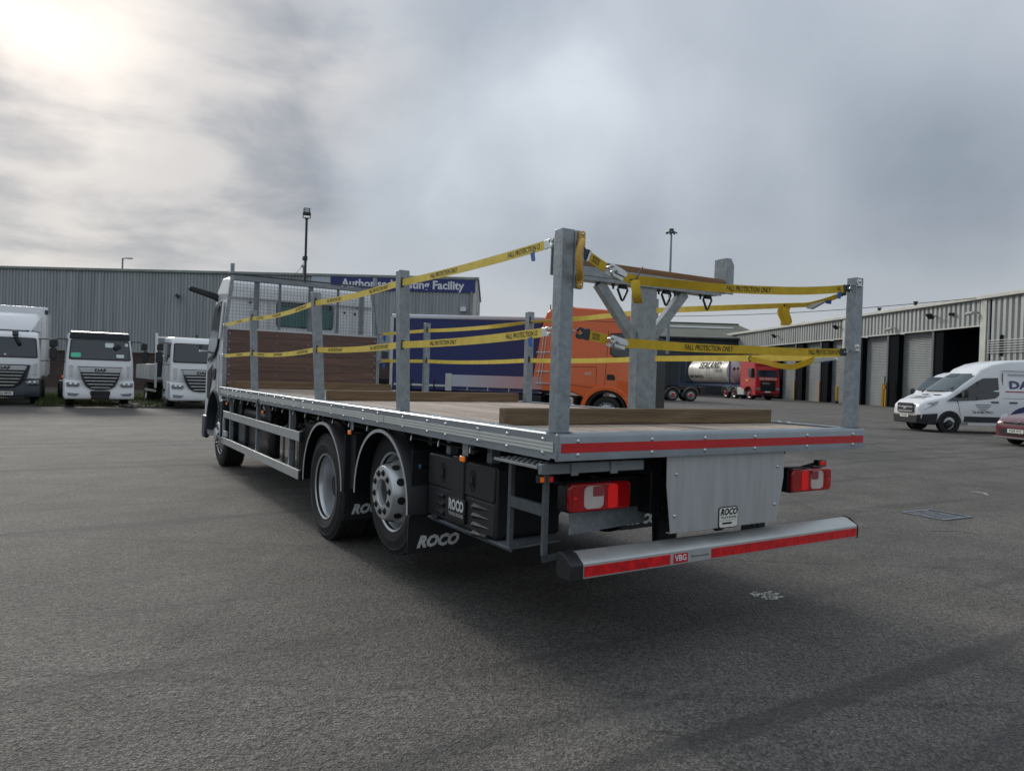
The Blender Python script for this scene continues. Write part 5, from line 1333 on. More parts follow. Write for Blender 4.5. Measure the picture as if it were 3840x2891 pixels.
# ---------------------------------------------------------------- white light lorries by the warehouse
# local frame: x to the viewer's right, y back, z up, nose at y = 0
def light_lorry(label, loc, rz, style):
    t = thing('parked_lorry', label, 'truck', loc, rz, 'white lorries parked nose out by the warehouse')
    cw = 1.06
    prof = [(.10, .62), (.02, .95), (.03, 1.30), (.08, 1.66), (.30, 2.42), (.42, 2.56), (.62, 2.63), (1.75, 2.66), (1.82, 2.5), (1.84, 1.0), (1.5, 1.0), (1.42, .8), (1.3, .62)]
    n = len(prof)
    def hw(z_): return cw - max(0, z_ - 1.6) * .10
    vs = [(-hw(z_), y_, z_) for y_, z_ in prof] + [(hw(z_), y_, z_) for y_, z_ in prof]
    cabm = MB()._add(vs, [tuple(range(n)), tuple(range(2 * n - 1, n - 1, -1))] + [(i, n + i, n + (i + 1) % n, (i + 1) % n) for i in range(n)]).build('cab', 'white_paint', t, .10, seg=4)
    sl = V((0, .22, .76)).normalized(); nn = V((0, -.76, .22)).normalized()
    def fpt(x_, z_, k=.0):      # point on the raked screen
        return V((x_, .08 + (z_ - 1.66) * .29, z_)) + nn * k
    def scr(x0_, x1_, z0_, z1_, k, mt, name, r_=.06, taper=.06):
        pts = []
        for a, b_ in rrect(1, 1, r_, 4):
            zz = z0_ + (b_ + .5) * (z1_ - z0_); wv = 1 - taper * (b_ + .5)
            pts.append(fpt(((x0_ + x1_) / 2 + a * (x1_ - x0_) * wv), zz, k))
        m_ = len(pts); b2 = [p - nn * .03 for p in pts]
        MB()._add(pts + b2, [tuple(range(m_)), tuple(range(2 * m_ - 1, m_ - 1, -1))] + [(i, m_ + i, m_ + (i + 1) % m_, (i + 1) % m_) for i in range(m_)]).build(name, mt, cabm)
    scr(-.97, .97, 1.68, 2.40, .018, 'black_satin', 'screen_surround')
    scr(-.93, .93, 1.72, 2.37, .024, 'glass_dark', 'windscreen')
    dark = style == 'box'
    lowm = 'dark_grey_paint' if dark else 'white_paint'
    # bumper
    bp_ = [(-.15, .30), (-.17, .42), (-.14, .62), (-.06, .86), (.03, .98), (.45, .98), (.45, .30)]
    bm_ = MB(); vs = [(-1.08, y_, z_) for y_, z_ in bp_] + [(1.08, y_, z_) for y_, z_ in bp_]; k = len(bp_)
    bmo = bm_._add(vs, [tuple(range(k)), tuple(range(2 * k - 1, k - 1, -1))] + [(i, k + i, k + (i + 1) % k, (i + 1) % k) for i in range(k)]).build('bumper', lowm, t, .05, seg=3)
    # grille: dark shield with slats, logo bar above
    g_ = [(-.62, 1.25), (.62, 1.25), (.55, .98), (.46, .78), (.30, .66), (.1, .63), (-.1, .63), (-.30, .66), (-.46, .78), (-.55, .98)]
    gm = MB().prism([(a, b_) for a, b_ in g_], (0, -.19, 0), X, Z, Y * .3).build('grille', 'grille_dark', t, .012)
    for i in range(5):
        z_ = 1.17 - i * .115; w_ = (.60, .55, .50, .43, .33)[i]
        MB().prism([(-w_, z_), (-w_ + .06, z_ + .016), (w_ - .06, z_ + .016), (w_, z_), (w_ - .08, z_ - .014), (-w_ + .08, z_ - .014)], (0, -.205, 0), X, Z, Y * .03).build('grille_slat', 'chrome' if not dark else 'trim_light', gm, .006)
    lb = MB().prism([(-.66, 1.40), (.66, 1.40), (.61, 1.24), (-.61, 1.24)], (0, -.10, 0), X, Z, Y * .16).build('logo_bar', 'alu', t, .012)
    text('DAF', (0, -.102, 1.318), X, Z, .145, 'grille_dark', lb, bold=.06, xs=1.3)
    if dark: MB().prism([(-.76, 1.44), (.76, 1.44), (.66, .98), (-.66, .98)], (0, -.05, 0), X, Z, Y * .1).build('grille_panel', 'dark_grey_paint', t, .01)
    MB().box(-.70, .70, .0, .05, 1.43, 1.445).build('bonnet_line', 'grille_dark', cabm)
    for sx in (-1, 1):
        hl = [(sx * .62, .86), (sx * 1.03, .90), (sx * 1.03, .76), (sx * .66, .74)]
        lo = MB().prism(hl, (0, -.16, 0), X, Z, Y * .12).build('headlight', 'headlamp', t, .02)
        for q in (.75, .90): MB().dome((sx * q, -.165, .82), -Y, .055, .5, 12).build('projector', 'chrome', lo)
        MB().prism([(sx * .62, .50), (sx * 1.0, .53), (sx * .96, .42), (sx * .72, .41)], (0, -.185, 0), X, Z, Y * .05).build('fog_light', 'headlamp' if not dark else 'dark_grey_paint', bmo, .01)
        MB().prism([(sx * .84, 1.5), (sx * .95, 1.5), (sx * .93, 1.12), (sx * .87, 1.06)], (0, -.012, 0), X, Z, Y * .05).build('corner_vent', 'white_paint_dull', cabm, .01)
        # side glass
        MB().prism([(.42, 2.36), (1.35, 2.40), (1.38, 1.72), (.28, 1.62)], (sx * (hw(2.0) + .012), 0, 0), Y, Z, X * sx * -.03).build('side_window', 'glass_dark', cabm)
        # mirrors on bent arms
        ar = MB().tube([(sx * .98, .34, 2.38), (sx * 1.2, .2, 2.39), (sx * 1.44, .15, 2.34), (sx * 1.46, .15, 1.62), (sx * 1.02, .25, 1.6)], .018, 6).build('mirror_arm', 'black_satin', t)
        MB().prism(rrect(.20, .26, .05, 3, sx * 1.40, 2.22), (0, .05, 0), X, Z, Y * .12).build('wide_mirror', 'black_plastic', ar, .02)
        MB().prism(rrect(.22, .40, .05, 3, sx * 1.43, 1.86), (0, .05, 0), X, Z, Y * .12).build('main_mirror', 'black_plastic', ar, .02)
        wheel(t, (sx * .99, 1.12, .43), (sx, 0, 0), .43, .26, .25, 'front', n=24, nuts=8)
        MB().box(min(sx * .7, sx * 1.04), max(sx * .7, sx * 1.04), .62, 1.66, .92, 1.02).build('wheel_arch', 'dark_grey_paint', t, .03)
        MB().box(min(sx * .98, sx * 1.10), max(sx * .98, sx * 1.10), .35, .62, .35, 1.0).build('step_well', 'white_paint' if not dark else 'dark_grey_paint', t, .04)
        wheel(t, (sx * 1.08, 4.9, .43), (sx, 0, 0), .43, .26, .25, 'deep', n=24, dual=True)
    if style == 'chassis':
        MB().box(-.42, -.34, .9, 6.2, .62, .86).box(.34, .42, .9, 6.2, .62, .86).build('chassis_rails', 'chassis_black', t)
        vz = [fpt(x_, z_, k_) for x_, z_, k_ in ((-.95, 2.40, .03), (.95, 2.40, .03), (.92, 2.62, .12), (-.92, 2.62, .12))]
        MB()._add(vz + [p + V((0, .22, .05)) for p in vz], [(0, 1, 2, 3), (7, 6, 5, 4), (0, 4, 5, 1), (1, 5, 6, 2), (2, 6, 7, 3), (3, 7, 4, 0)]).build('sun_visor', 'dark_grey_paint', t, .03)
        MB().prism(rrect(.62, .16, .04, 3, 0, .52), (0, -.20, 0), X, Z, Y * .05).box(-.28, .28, -.22, -.17, .30, .45).build('plate_holder', 'black_satin', bmo, .02)
        scr(.15, .42, 2.14, 2.30, .03, 'paper_white', 'screen_notice', .1, 0); scr(-.90, -.60, 1.76, 1.92, .03, 'paper_green', 'green_notice', .2, 0); scr(.78, .88, 2.2, 2.3, .03, 'paper_white', 'screen_notice', .1, 0)
        scr(.5, .75, 1.78, 1.9, .0255, 'paper_white', 'dash_papers', .2, 0)
        MB().beam((.42, .16, 2.10), (.62, .2, 2.22), .12, .16).build('front_mirror', 'black_plastic', t, .03)
        MB().box(-1.0, -.6, 4.3, 4.36, .95, 1.05).build('rear_marker', 'lens_amber', t)
    elif style == 'box':
        bx = MB().box(-1.2, 1.2, 1.95, 8.0, 1.02, 3.62).build('box_body', 'white_paint', t, .04)
        MB().box(1.17, 1.21, 1.93, 1.99, 1.0, 3.5).build('corner_capping', 'trim_light', bx)
        MB().box(1.1, 1.22, 1.90, 2.02, 3.36, 3.52).build('corner_casting', 'dark_grey_paint', bx, .02)
        ro = []
        for y_, z0_, z1_, w_ in ((.62, 2.66, 2.70, .72), (.9, 2.66, 3.0, .85), (1.3, 2.66, 3.25, .95), (1.75, 2.66, 3.36, 1.0), (1.9, 2.66, 3.37, 1.0)):
            ro.append([(-w_, y_, z0_), (w_, y_, z0_), (w_, y_, z1_ - .12), (w_ - .14, y_, z1_), (-w_ + .14, y_, z1_), (-w_, y_, z1_ - .12)])
        MB().loft(ro).build('wind_deflector', 'white_paint', t, .04, smooth=50)
        MB().prism(rrect(.56, .13, .01, 3, 0, .44), (0, -.19, 0), X, Z, Y * .02).build('number_plate', 'plate_white', bmo)
        text('YX26 MXR', (0, -.192, .44), X, Z, .115, 'print_black', bmo, bold=.02, xs=.86)
        scr(-.95, .1, 2.05, 2.34, .026, 'glass_teal', 'screen_blind', .1, 0); scr(-.02, .04, 1.76, 1.81, .03, 'paper_white', 'screen_notice', .1, 0)
        MB().beam((.28, .22, 2.62), (.30, .1, 2.45), .18, .1).beam((.3, .1, 2.45), (.42, .12, 2.16), .14, .12).build('front_mirror', 'black_plastic', t, .03)
        MB().box(-.42, .42, 1.0, 7.8, .62, .9).build('chassis_rails', 'chassis_black', t)
    else:
        MB().box(-.42, .42, 1.0, 6.2, .62, .9).build('chassis_rails', 'chassis_black', t)
        bd = MB().box(-1.25, 1.25, 2.05, 6.4, 1.02, 1.12).build('drop_body', 'white_paint_dull', t)
        for sx in (-1, 1):
            MB().box(min(sx * 1.21, sx * 1.25), max(sx * 1.21, sx * 1.25), 2.1, 6.4, 1.12, 1.62).build('drop_side', 'white_paint_dull', bd, .01)
            for q in (2.9, 3.7, 4.5, 5.3, 6.1): MB().box(min(sx * 1.25, sx * 1.27), max(sx * 1.25, sx * 1.27), q, q + .04, 1.14, 1.6).build('side_rib', 'trim_light', bd)
            MB().box(min(sx * 1.16, sx * 1.24), max(sx * 1.16, sx * 1.24), 2.0, 2.08, .7, 2.80).build('goal_post', 'white_paint', bd, .01)
            MB().box(min(sx * 1.2, sx * 1.24), max(sx * 1.2, sx * 1.24), 1.9, 4.2, .55, .63).build('side_guard', 'trim_light', t)
        MB().box(-1.16, 1.16, 2.02, 2.06, 2.62, 2.68).box(-1.16, 1.16, 2.02, 2.06, 1.92, 1.97).build('goal_bar', 'white_paint', bd)
        MB().box(-1.16, 1.16, 2.04, 2.08, 1.12, 1.92).build('bulkhead', 'dark_grey_paint', bd)
        MB().box(-.03, .03, .9, .96, 2.66, 2.76).build('aerial_base', 'black_satin', t)
        MB().beam((.72, .32, 2.60), (.74, .15, 2.45), .16, .1).beam((.74, .15, 2.45), (.8, .15, 2.2), .1, .1).build('front_mirror', 'black_plastic', t, .03)
        scr(-.06, .06, 2.22, 2.36, .026, 'black_satin', 'sensor_housing', .2, 0)
    return t
def place(px, py, back, dz=0.0, k=1.0):
    q = gpt(px, py); q = CAM + (q - CAM) * k; return (q.x, q.y, 0), math.atan2(back[1], back[0]) - math.pi / 2
A_px = lambda x_, y_: (x_ / 2.304, 950 + y_ / 2.304)
p_, r_ = place(*A_px(845, 1337), (-.03, 1), k=1.05); light_lorry('white chassis lorry with dark sun visor and green paper in its windscreen', (p_[0], p_[1] - 1.1, 0), r_, 'chassis')
p_, r_ = place(*A_px(1690, 1352), (-.06, 1), k=1.06); light_lorry('white dropside lorry half hidden behind the flatbed cab', (p_[0], p_[1] - 1.1, 0), r_, 'drop')
p_, r_ = place(*A_px(45, 1320), (.012, 1), k=1.05); light_lorry('white box lorry with dark grey bumper and roof deflector at left edge', (p_[0], p_[1] - 1.1, 0), r_, 'box')

# ---------------------------------------------------------------- orange rigid with blue curtain body
# local frame: x forwards, y to its left, camera sees the y = 0 side
hd_ = V((.58, -.81, 0)).normalized()
ot = thing('orange_truck', 'orange high cabbed lorry with blue curtainsided body and pale side skirt', 'truck', (12.07, 17.34, 0), math.atan2(hd_.y, hd_.x))
def prism_y(pts, y0_, y1_): return MB().prism(pts, (0, y0_, 0), X, Z, Y * (y1_ - y0_))
body = MB()
vs = [(-6.1, 0, .98), (-.25, 0, .98), (-.25, 0, 3.48), (-6.1, 0, 3.60)]
body.prism([(a, c) for a, b_, c in vs], (0, .0, 0), X, Z, Y * 2.5)
bo2 = body.build('curtain_body', 'curtain_blue', ot, .02)
MB().prism([(-6.15, 3.585), (-.2, 3.465), (-.2, 3.60), (-6.15, 3.75)], (0, -.03, 0), X, Z, Y * 2.56).build('roof_rail', 'roof_grad', bo2, .04)
MB().box(-6.2, -6.08, -.02, 2.52, .98, 3.62).build('rear_frame', 'trim_light', bo2, .02)
for q in (-5.3, -4.35): MB().box(q, q + .06, -.03, 0, 1.0, 1.35).build('curtain_buckle', 'black_satin', bo2, .01)
MB().box(-6.0, -3.8, -.02, 0, 1.12, 1.19).build('curtain_track', 'trim_light', bo2)
MB().box(-3.75, -.15, -.03, .02, 1.14, 1.56).build('side_skirt', 'skirt_grad', bo2, .01)
MB().box(-3.85, -3.6, -.05, .0, .98, 1.60).build('skirt_post', 'trim_light', bo2, .01)
for q in (-3.0, -2.2, -1.4, -.6): MB().box(q, q + .03, -.02, .0, 1.02, 1.14).build('skirt_stay', 'trim_light', bo2)
MB().box(-3.7, -.2, .0, .04, 1.02, 1.05).build('skirt_rail', 'trim_light', bo2)
MB().box(-6.0, 2.6, .75, 1.75, .62, .95).build('chassis_rails', 'chassis_black', ot)
MB().box(-2.2, -.2, .0, .55, .45, .95).build('equipment_box', 'chassis_black', ot, .04)
MB().box(.35, .95, .02, .6, .40, .95).build('fuel_tank', 'tank_alu', ot, .08)
cp_ = [(-.15, 1.15), (-.15, 3.62), (.02, 3.86), (.30, 4.02), (.55, 4.05), (.95, 3.93), (1.9, 3.86), (2.9, 3.72), (3.2, 3.45), (3.42, 2.4), (3.5, 1.4), (3.5, .55), (2.82, .45)]
for i in range(11):
    t_ = R(8 + 160 * i / 10); cp_.append((2.08 + .72 * math.cos(t_), .52 + .70 * math.sin(t_)))
cp_ += [(1.25, .95), (.9, 1.08)]
oc = prism_y(cp_, .0, 2.5).build('cab', 'orange_paint', ot, .05, seg=3)
def pan(name, pts, mt, d=.012, par=None, bv=0): return MB().prism(pts, (0, -d, 0), X, Z, Y * (d + .005)).build(name, mt, par or oc, bv)
pan('side_window', [(2.20, 3.03), (2.20, 2.42), (2.32, 2.32), (3.2, 2.30), (3.28, 2.5), (3.10, 3.05)], 'glass_dark')
pan('window_gasket', [(2.16, 3.07), (2.16, 2.40), (2.30, 2.28), (3.24, 2.26), (3.33, 2.5), (3.13, 3.09)], 'black_satin', .006)
pan('door_handle', [(2.08, 1.72), (2.30, 1.72), (2.36, 1.62), (2.34, 1.54), (2.08, 1.54)], 'black_satin', .008)
for pts in ([(2.09, 3.15), (2.105, 3.15), (2.015, 1.28), (2.0, 1.28)], [(.80, 1.95), (1.72, 1.97), (1.72, 1.955), (.80, 1.935)], [(1.71, 1.96), (1.725, 1.96), (1.725, 1.40), (1.71, 1.40)], [(.80, 1.36), (1.6, 1.27), (1.6, 1.255), (.80, 1.345)], [(.55, 3.55), (2.9, 3.40), (2.9, 3.385), (.55, 3.535)], [(.55, 3.12), (3.15, 2.96), (3.15, 2.945), (.55, 3.105)], [(.38, 3.95), (.395, 3.95), (.395, 1.2), (.38, 1.2)], [(2.05, 2.25), (3.45, 2.05), (3.45, 2.035), (2.05, 2.235)]):
    pan('shut_line', pts, 'grille_dark', .003)
rings = []
for i in range(13):
    t_ = R(5 + 165 * i / 12)
    rings.append([(2.08 + q * math.cos(t_) * 1.08, y_, .52 + q * math.sin(t_)) for y_, q in ((-.05, .68), (-.05, .82), (.3, .84), (.3, .68))])
MB().loft(rings).build('wheel_arch', 'orange_paint', oc, .015)
rings = []
for i in range(13):
    t_ = R(0 + 180 * i / 12)
    rings.append([(2.08 + q * math.cos(t_), y_, .52 + q * math.sin(t_)) for y_, q in ((-.03, .60), (-.03, .68), (.5, .68), (.5, .60))])
MB().loft(rings).build('arch_liner', 'black_matt', oc)
text('XG', (1.42, -.006, 1.73), X, Z, .13, 'zinc', oc, bold=.02, shear=.2, xs=1.2)
fg = prism_y([(-.55, 1.25), (-.15, 1.12), (.18, 1.12), (.18, 3.7), (-.05, 3.78), (-.22, 3.3)], -.02, .03).build('side_fairing', 'orange_paint', oc, .01)
for q in (-.18, -.08): MB().cyl((q - .15, -.06, 1.3), (q + .05, -.06, 3.1), .014, 6).build('grab_rail', 'zinc', fg)
for z_ in (1.35, 1.75, 2.4): MB().box(-.4, .1, -.07, -.02, z_, z_ + .03).build('rail_bracket', 'zinc', fg)
MB().cyl((-.02, .2, 3.6), (-.02, .2, 4.05), .02, 6).build('aerial', 'steel_dark', oc)
for y_, k_ in ((.05, -1), (2.45, 1)):
    wheel(ot, (2.08, y_, .5), (0, k_, 0), .5, .3, .29, 'front', n=28)
    wheel(ot, (-3.1, y_, .5), (0, k_, 0), .5, .3, .29, 'disc', n=24, dual=True); wheel(ot, (-4.45, y_, .5), (0, k_, 0), .5, .3, .29, 'disc', n=24)
MB().box(3.5, 3.56, .15, 2.35, .6, 3.0).build('front_panel', 'grille_dark', oc, .02)

# ---------------------------------------------------------------- black container trailer
Rf2 = Rf
bt = thing('container_trailer', 'black container on a three axle trailer with red hubs behind the load rest', 'trailer', (42.4, 39.9, 0), math.atan2(Rf2.y, Rf2.x))
MB().box(-13, -1.0, .0, 2.5, 1.28, 3.86).build('container', 'container_black', bt, .03)
rb = []
for i in range(23): rb.append(MB().box(-12.8 + i * .5, -12.6 + i * .5, -.03, .0, 1.45, 3.7))
for m_ in rb: m_.build('container_rib', 'container_black', bt)
MB().box(-13, 1.2, .35, 2.15, .92, 1.25).build('trailer_frame', 'maroon_chassis', bt, .02)
MB().box(-1.1, -.95, -.02, .1, 1.25, 3.9).build('corner_post', 'frame_blue', bt)
text('an', (-6.35, -.036, 3.05), X, Z, 1.05, 'plate_white', bt, xs=.85)
for q, z0_ in ((-4.6, 2.2), (-4.0, 2.5)): MB().cyl((q, -.06, z0_), (q, -.06, z0_ + 1.3), .03, 6).build('lock_rod', 'alu', bt)
for i, q in enumerate((0, -1.5, -3.0, -4.5)):
    for y_, k_ in ((.05, -1), (2.45, 1)):
        w_ = wheel(bt, (q, y_, .53), (0, k_, 0), .53, .36, .31, 'front', 'rim_silver', n=26)
        MB().cyl((q, y_ + k_ * .1, .53), (q, y_ + k_ * .17, .53), .15, 14).build('red_hub', 'red_paint', w_)
    rings = []
    for j in range(11):
        t_ = R(10 + 160 * j / 10); rings.append([(q + r2 * math.cos(t_), y_, .53 + r2 * math.sin(t_)) for y_, r2 in ((-.03, .60), (-.03, .64), (.4, .64), (.4, .60))])
    MB().loft(rings).build('mudguard', 'pole_galv', bt)
MB().box(.75, 1.2, .1, 2.4, .55, 1.25).build('rear_panel', 'maroon_chassis', bt, .03)

# ---------------------------------------------------------------- red tractor with a tank container
hr = V((-.278, -.963, 0)).normalized(); q0 = gpt(2400 + 1295 / 3.16, 1100 + 1257 / 3.16)
rt_ = thing('tanker_truck', 'red tractor unit with a white tank container in front of the shed', 'tanker', (q0.x, q0.y, 0), math.atan2(hr.y, hr.x), scale=1.18)
# local frame: x forwards, y left; the wheel found in the photo is its front right one
rc = MB().prism([(-1.25, 1.05), (-1.25, 3.2), (-1.0, 3.55), (-.2, 3.72), (.55, 3.6), (.85, 3.1), (1.1, 1.9), (1.15, .4), (.75, .35), (.62, .5)] + [(.0 + .62 * math.cos(R(10 + 150 * i / 8)), .5 + .62 * math.sin(R(10 + 150 * i / 8))) for i in range(9)] + [(-.75, .95)], (0, -.18, 0), X, Z, Y * 2.45).build('cab', 'red_paint', rt_, .07, seg=3)
def fr_(name, y0_, y1_, z0_, z1_, xx, mt, tilt=0.0, bv=0.0, r_=.05):
    return MB().prism(rrect(y1_ - y0_, z1_ - z0_, r_, 3, (y0_ + y1_) / 2, (z0_ + z1_) / 2), (xx, 0, 0), Y, Z, X * .06).build(name, mt, rc, bv)
ws = MB(); pts = [(1.04, -.05, 2.02), (1.04, 2.14, 2.02), (.80, 2.06, 3.05), (.80, .03, 3.05)]
ws._add(pts + [(x_ + .05, y_, z_) for x_, y_, z_ in pts], [(3, 2, 1, 0), (4, 5, 6, 7), (0, 1, 5, 4), (1, 2, 6, 5), (2, 3, 7, 6), (3, 0, 4, 7)]).build('windscreen', 'glass_dark', rc)
MB().box(.55, .95, -.1, 2.2, 3.02, 3.2).build('sun_visor', 'red_paint', rc, .03)
fr_('grille', .3, 1.8, .78, 1.68, 1.13, 'grille_dark'); fr_('lower_grille', .35, 1.75, .45, .6, 1.15, 'grille_dark')
text('MAN', (1.195, .8, 1.45), Y, Z, .26, 'alu', rc, bold=.02, xs=1.3)
text('DEN HARTOGH', (1.15, 1.05, 1.85), Y, Z, .26, 'plate_white', rc, bold=.02, xs=.95)
fr_('number_plate', .75, 1.3, .66, .77, 1.145, 'plate_white', r_=.01)
for y0_, y1_ in ((-.12, .28), (1.82, 2.22)): fr_('headlight', y0_, y1_, .88, 1.08, 1.115, 'headlamp'); fr_('fog_light', y0_, y1_, .5, .6, 1.13, 'grille_dark')
MB().prism([(.0, 2.75), (-.02, 2.1), (.25, 1.95), (.88, 1.9), (.70, 2.8)], (0, -.2, 0), X, Z, Y * .04).build('side_window', 'glass_dark', rc)
MB().box(.55, .85, -.45, -.2, 1.95, 2.75).build('mirror', 'grille_dark', rc, .04)
MB().box(.75, 1.0, 2.35, 2.6, 1.95, 2.75).build('mirror', 'grille_dark', rc, .04)
MB().prism([(-.45, 1.84), (-.22, 1.76), (-.15, 1.84), (-.08, 1.76), (.15, 1.84), (.02, 1.66), (-.15, 1.6), (-.32, 1.66)], (0, -.195, 0), X, Z, -Y * .008).build('crest', 'plate_yellow', rc)
for q, kd in ((0, 'front'), (-2.4, 'deep'), (-3.75, 'disc')):
    for y_, k_ in ((.0, -1), (2.1, 1)):
        w_ = wheel(rt_, (q, y_ - .0, .5), (0, k_, 0), .5, .33, .29, kd, 'red_paint', n=24)
for q in (-2.4, -3.75):
    rings = [[(q + r2 * math.cos(R(10 + 16 * j)), y_, .5 + r2 * math.sin(R(10 + 16 * j))) for y_, r2 in ((-.08, .57), (-.08, .61), (.4, .61), (.4, .57))] for j in range(11)]
    MB().loft(rings).build('mudguard', 'pole_galv', rt_)
MB().box(-1.75, -.72, -.1, .5, .38, 1.05).build('side_tank', 'trim_light', rt_, .04)
MB().box(-5.2, .5, .6, 1.5, .7, 1.0).build('chassis', 'chassis_black', rt_)
MB().box(-14, -1.8, .3, 1.8, 1.08, 1.3).build('trailer_frame', 'frame_blue', rt_)
tkx0, tkx1, tr_ = -11.0, -3.05, 1.2
tank = MB().lathe([(.02, 0), (.5, .05), (.85, .22), (tr_, .5), (tr_, tkx1 - tkx0 - .5), (.85, tkx1 - tkx0 - .22), (.5, tkx1 - tkx0 - .05), (.02, tkx1 - tkx0)], (tkx0, 1.05, 2.52), X, 36).build('tank', 'tank_white', rt_, smooth=50)
for q in (.9, 1.95, 3.0, 4.05, 5.1): MB().lathe([(tr_ + .004, -.03), (tr_ + .02, 0), (tr_ + .004, .03)], (tkx0 + q * 1.31, 1.05, 2.52), X, 36).build('tank_band', 'tank_end', tank)
for x_ in (tkx0, tkx1):
    MB().box(x_ - .06, x_ + .06, -.18, -.06, 1.3, 3.75).box(x_ - .06, x_ + .06, 2.16, 2.28, 1.3, 3.75).box(x_ - .06, x_ + .06, -.18, 2.28, 1.3, 1.42).build('tank_frame', 'frame_blue', rt_)
MB().beam((tkx1, -.1, 1.9), (tkx1, .5, 1.4), .08, .08).beam((tkx1, 2.2, 1.9), (tkx1, 1.6, 1.4), .08, .08).build('frame_brace', 'trim_light', rt_)
MB().box(tkx0, tkx1, .8, 1.3, 3.6, 3.66).build('tank_walkway', 'trim_light', tank)
def wrap(txt, xc, zc, size, mt, **k):
    me = text_mesh(txt, size, **k)
    for v in me.vertices:
        a = (zc + v.co.y - 2.52) / tr_; v.co = V((xc + v.co.x, 1.05 - (tr_ + .06) * math.cos(a), 2.52 + (tr_ + .06) * math.sin(a)))
    me.materials.clear(); me.materials.append(MATS[mt]); o = bpy.data.objects.new('lettering', me); col.objects.link(o); o.parent = tank
wrap('SEALAND', -6.6, 3.08, .92, 'print_black', bold=.03, shear=.15, xs=.95)
wrap('liquids', -4.9, 2.6, .55, 'glass_teal', xs=.9)
wrap('#007 MARCIN', -9.0, 1.98, .42, 'print_black', bold=.02)
dm = MB()
for y_, z_ in ((.75, 2.75), (1.1, 3.2), (1.15, 2.75), (.35, 2.75)): dm.prism([(-.16, 0), (0, .16), (.16, 0), (0, -.16)], (tkx1 + .02, y_, z_), Y, Z, X * .02)
dm.build('hazard_diamonds', 'steel_dark', tank)
MB().lathe([(.02, .07), (.5, .02), (.85, -.15), (tr_ * 1.003, -.42)], (tkx1, 1.05, 2.52), X, 36).build('tank_end', 'tank_end', tank, smooth=50)

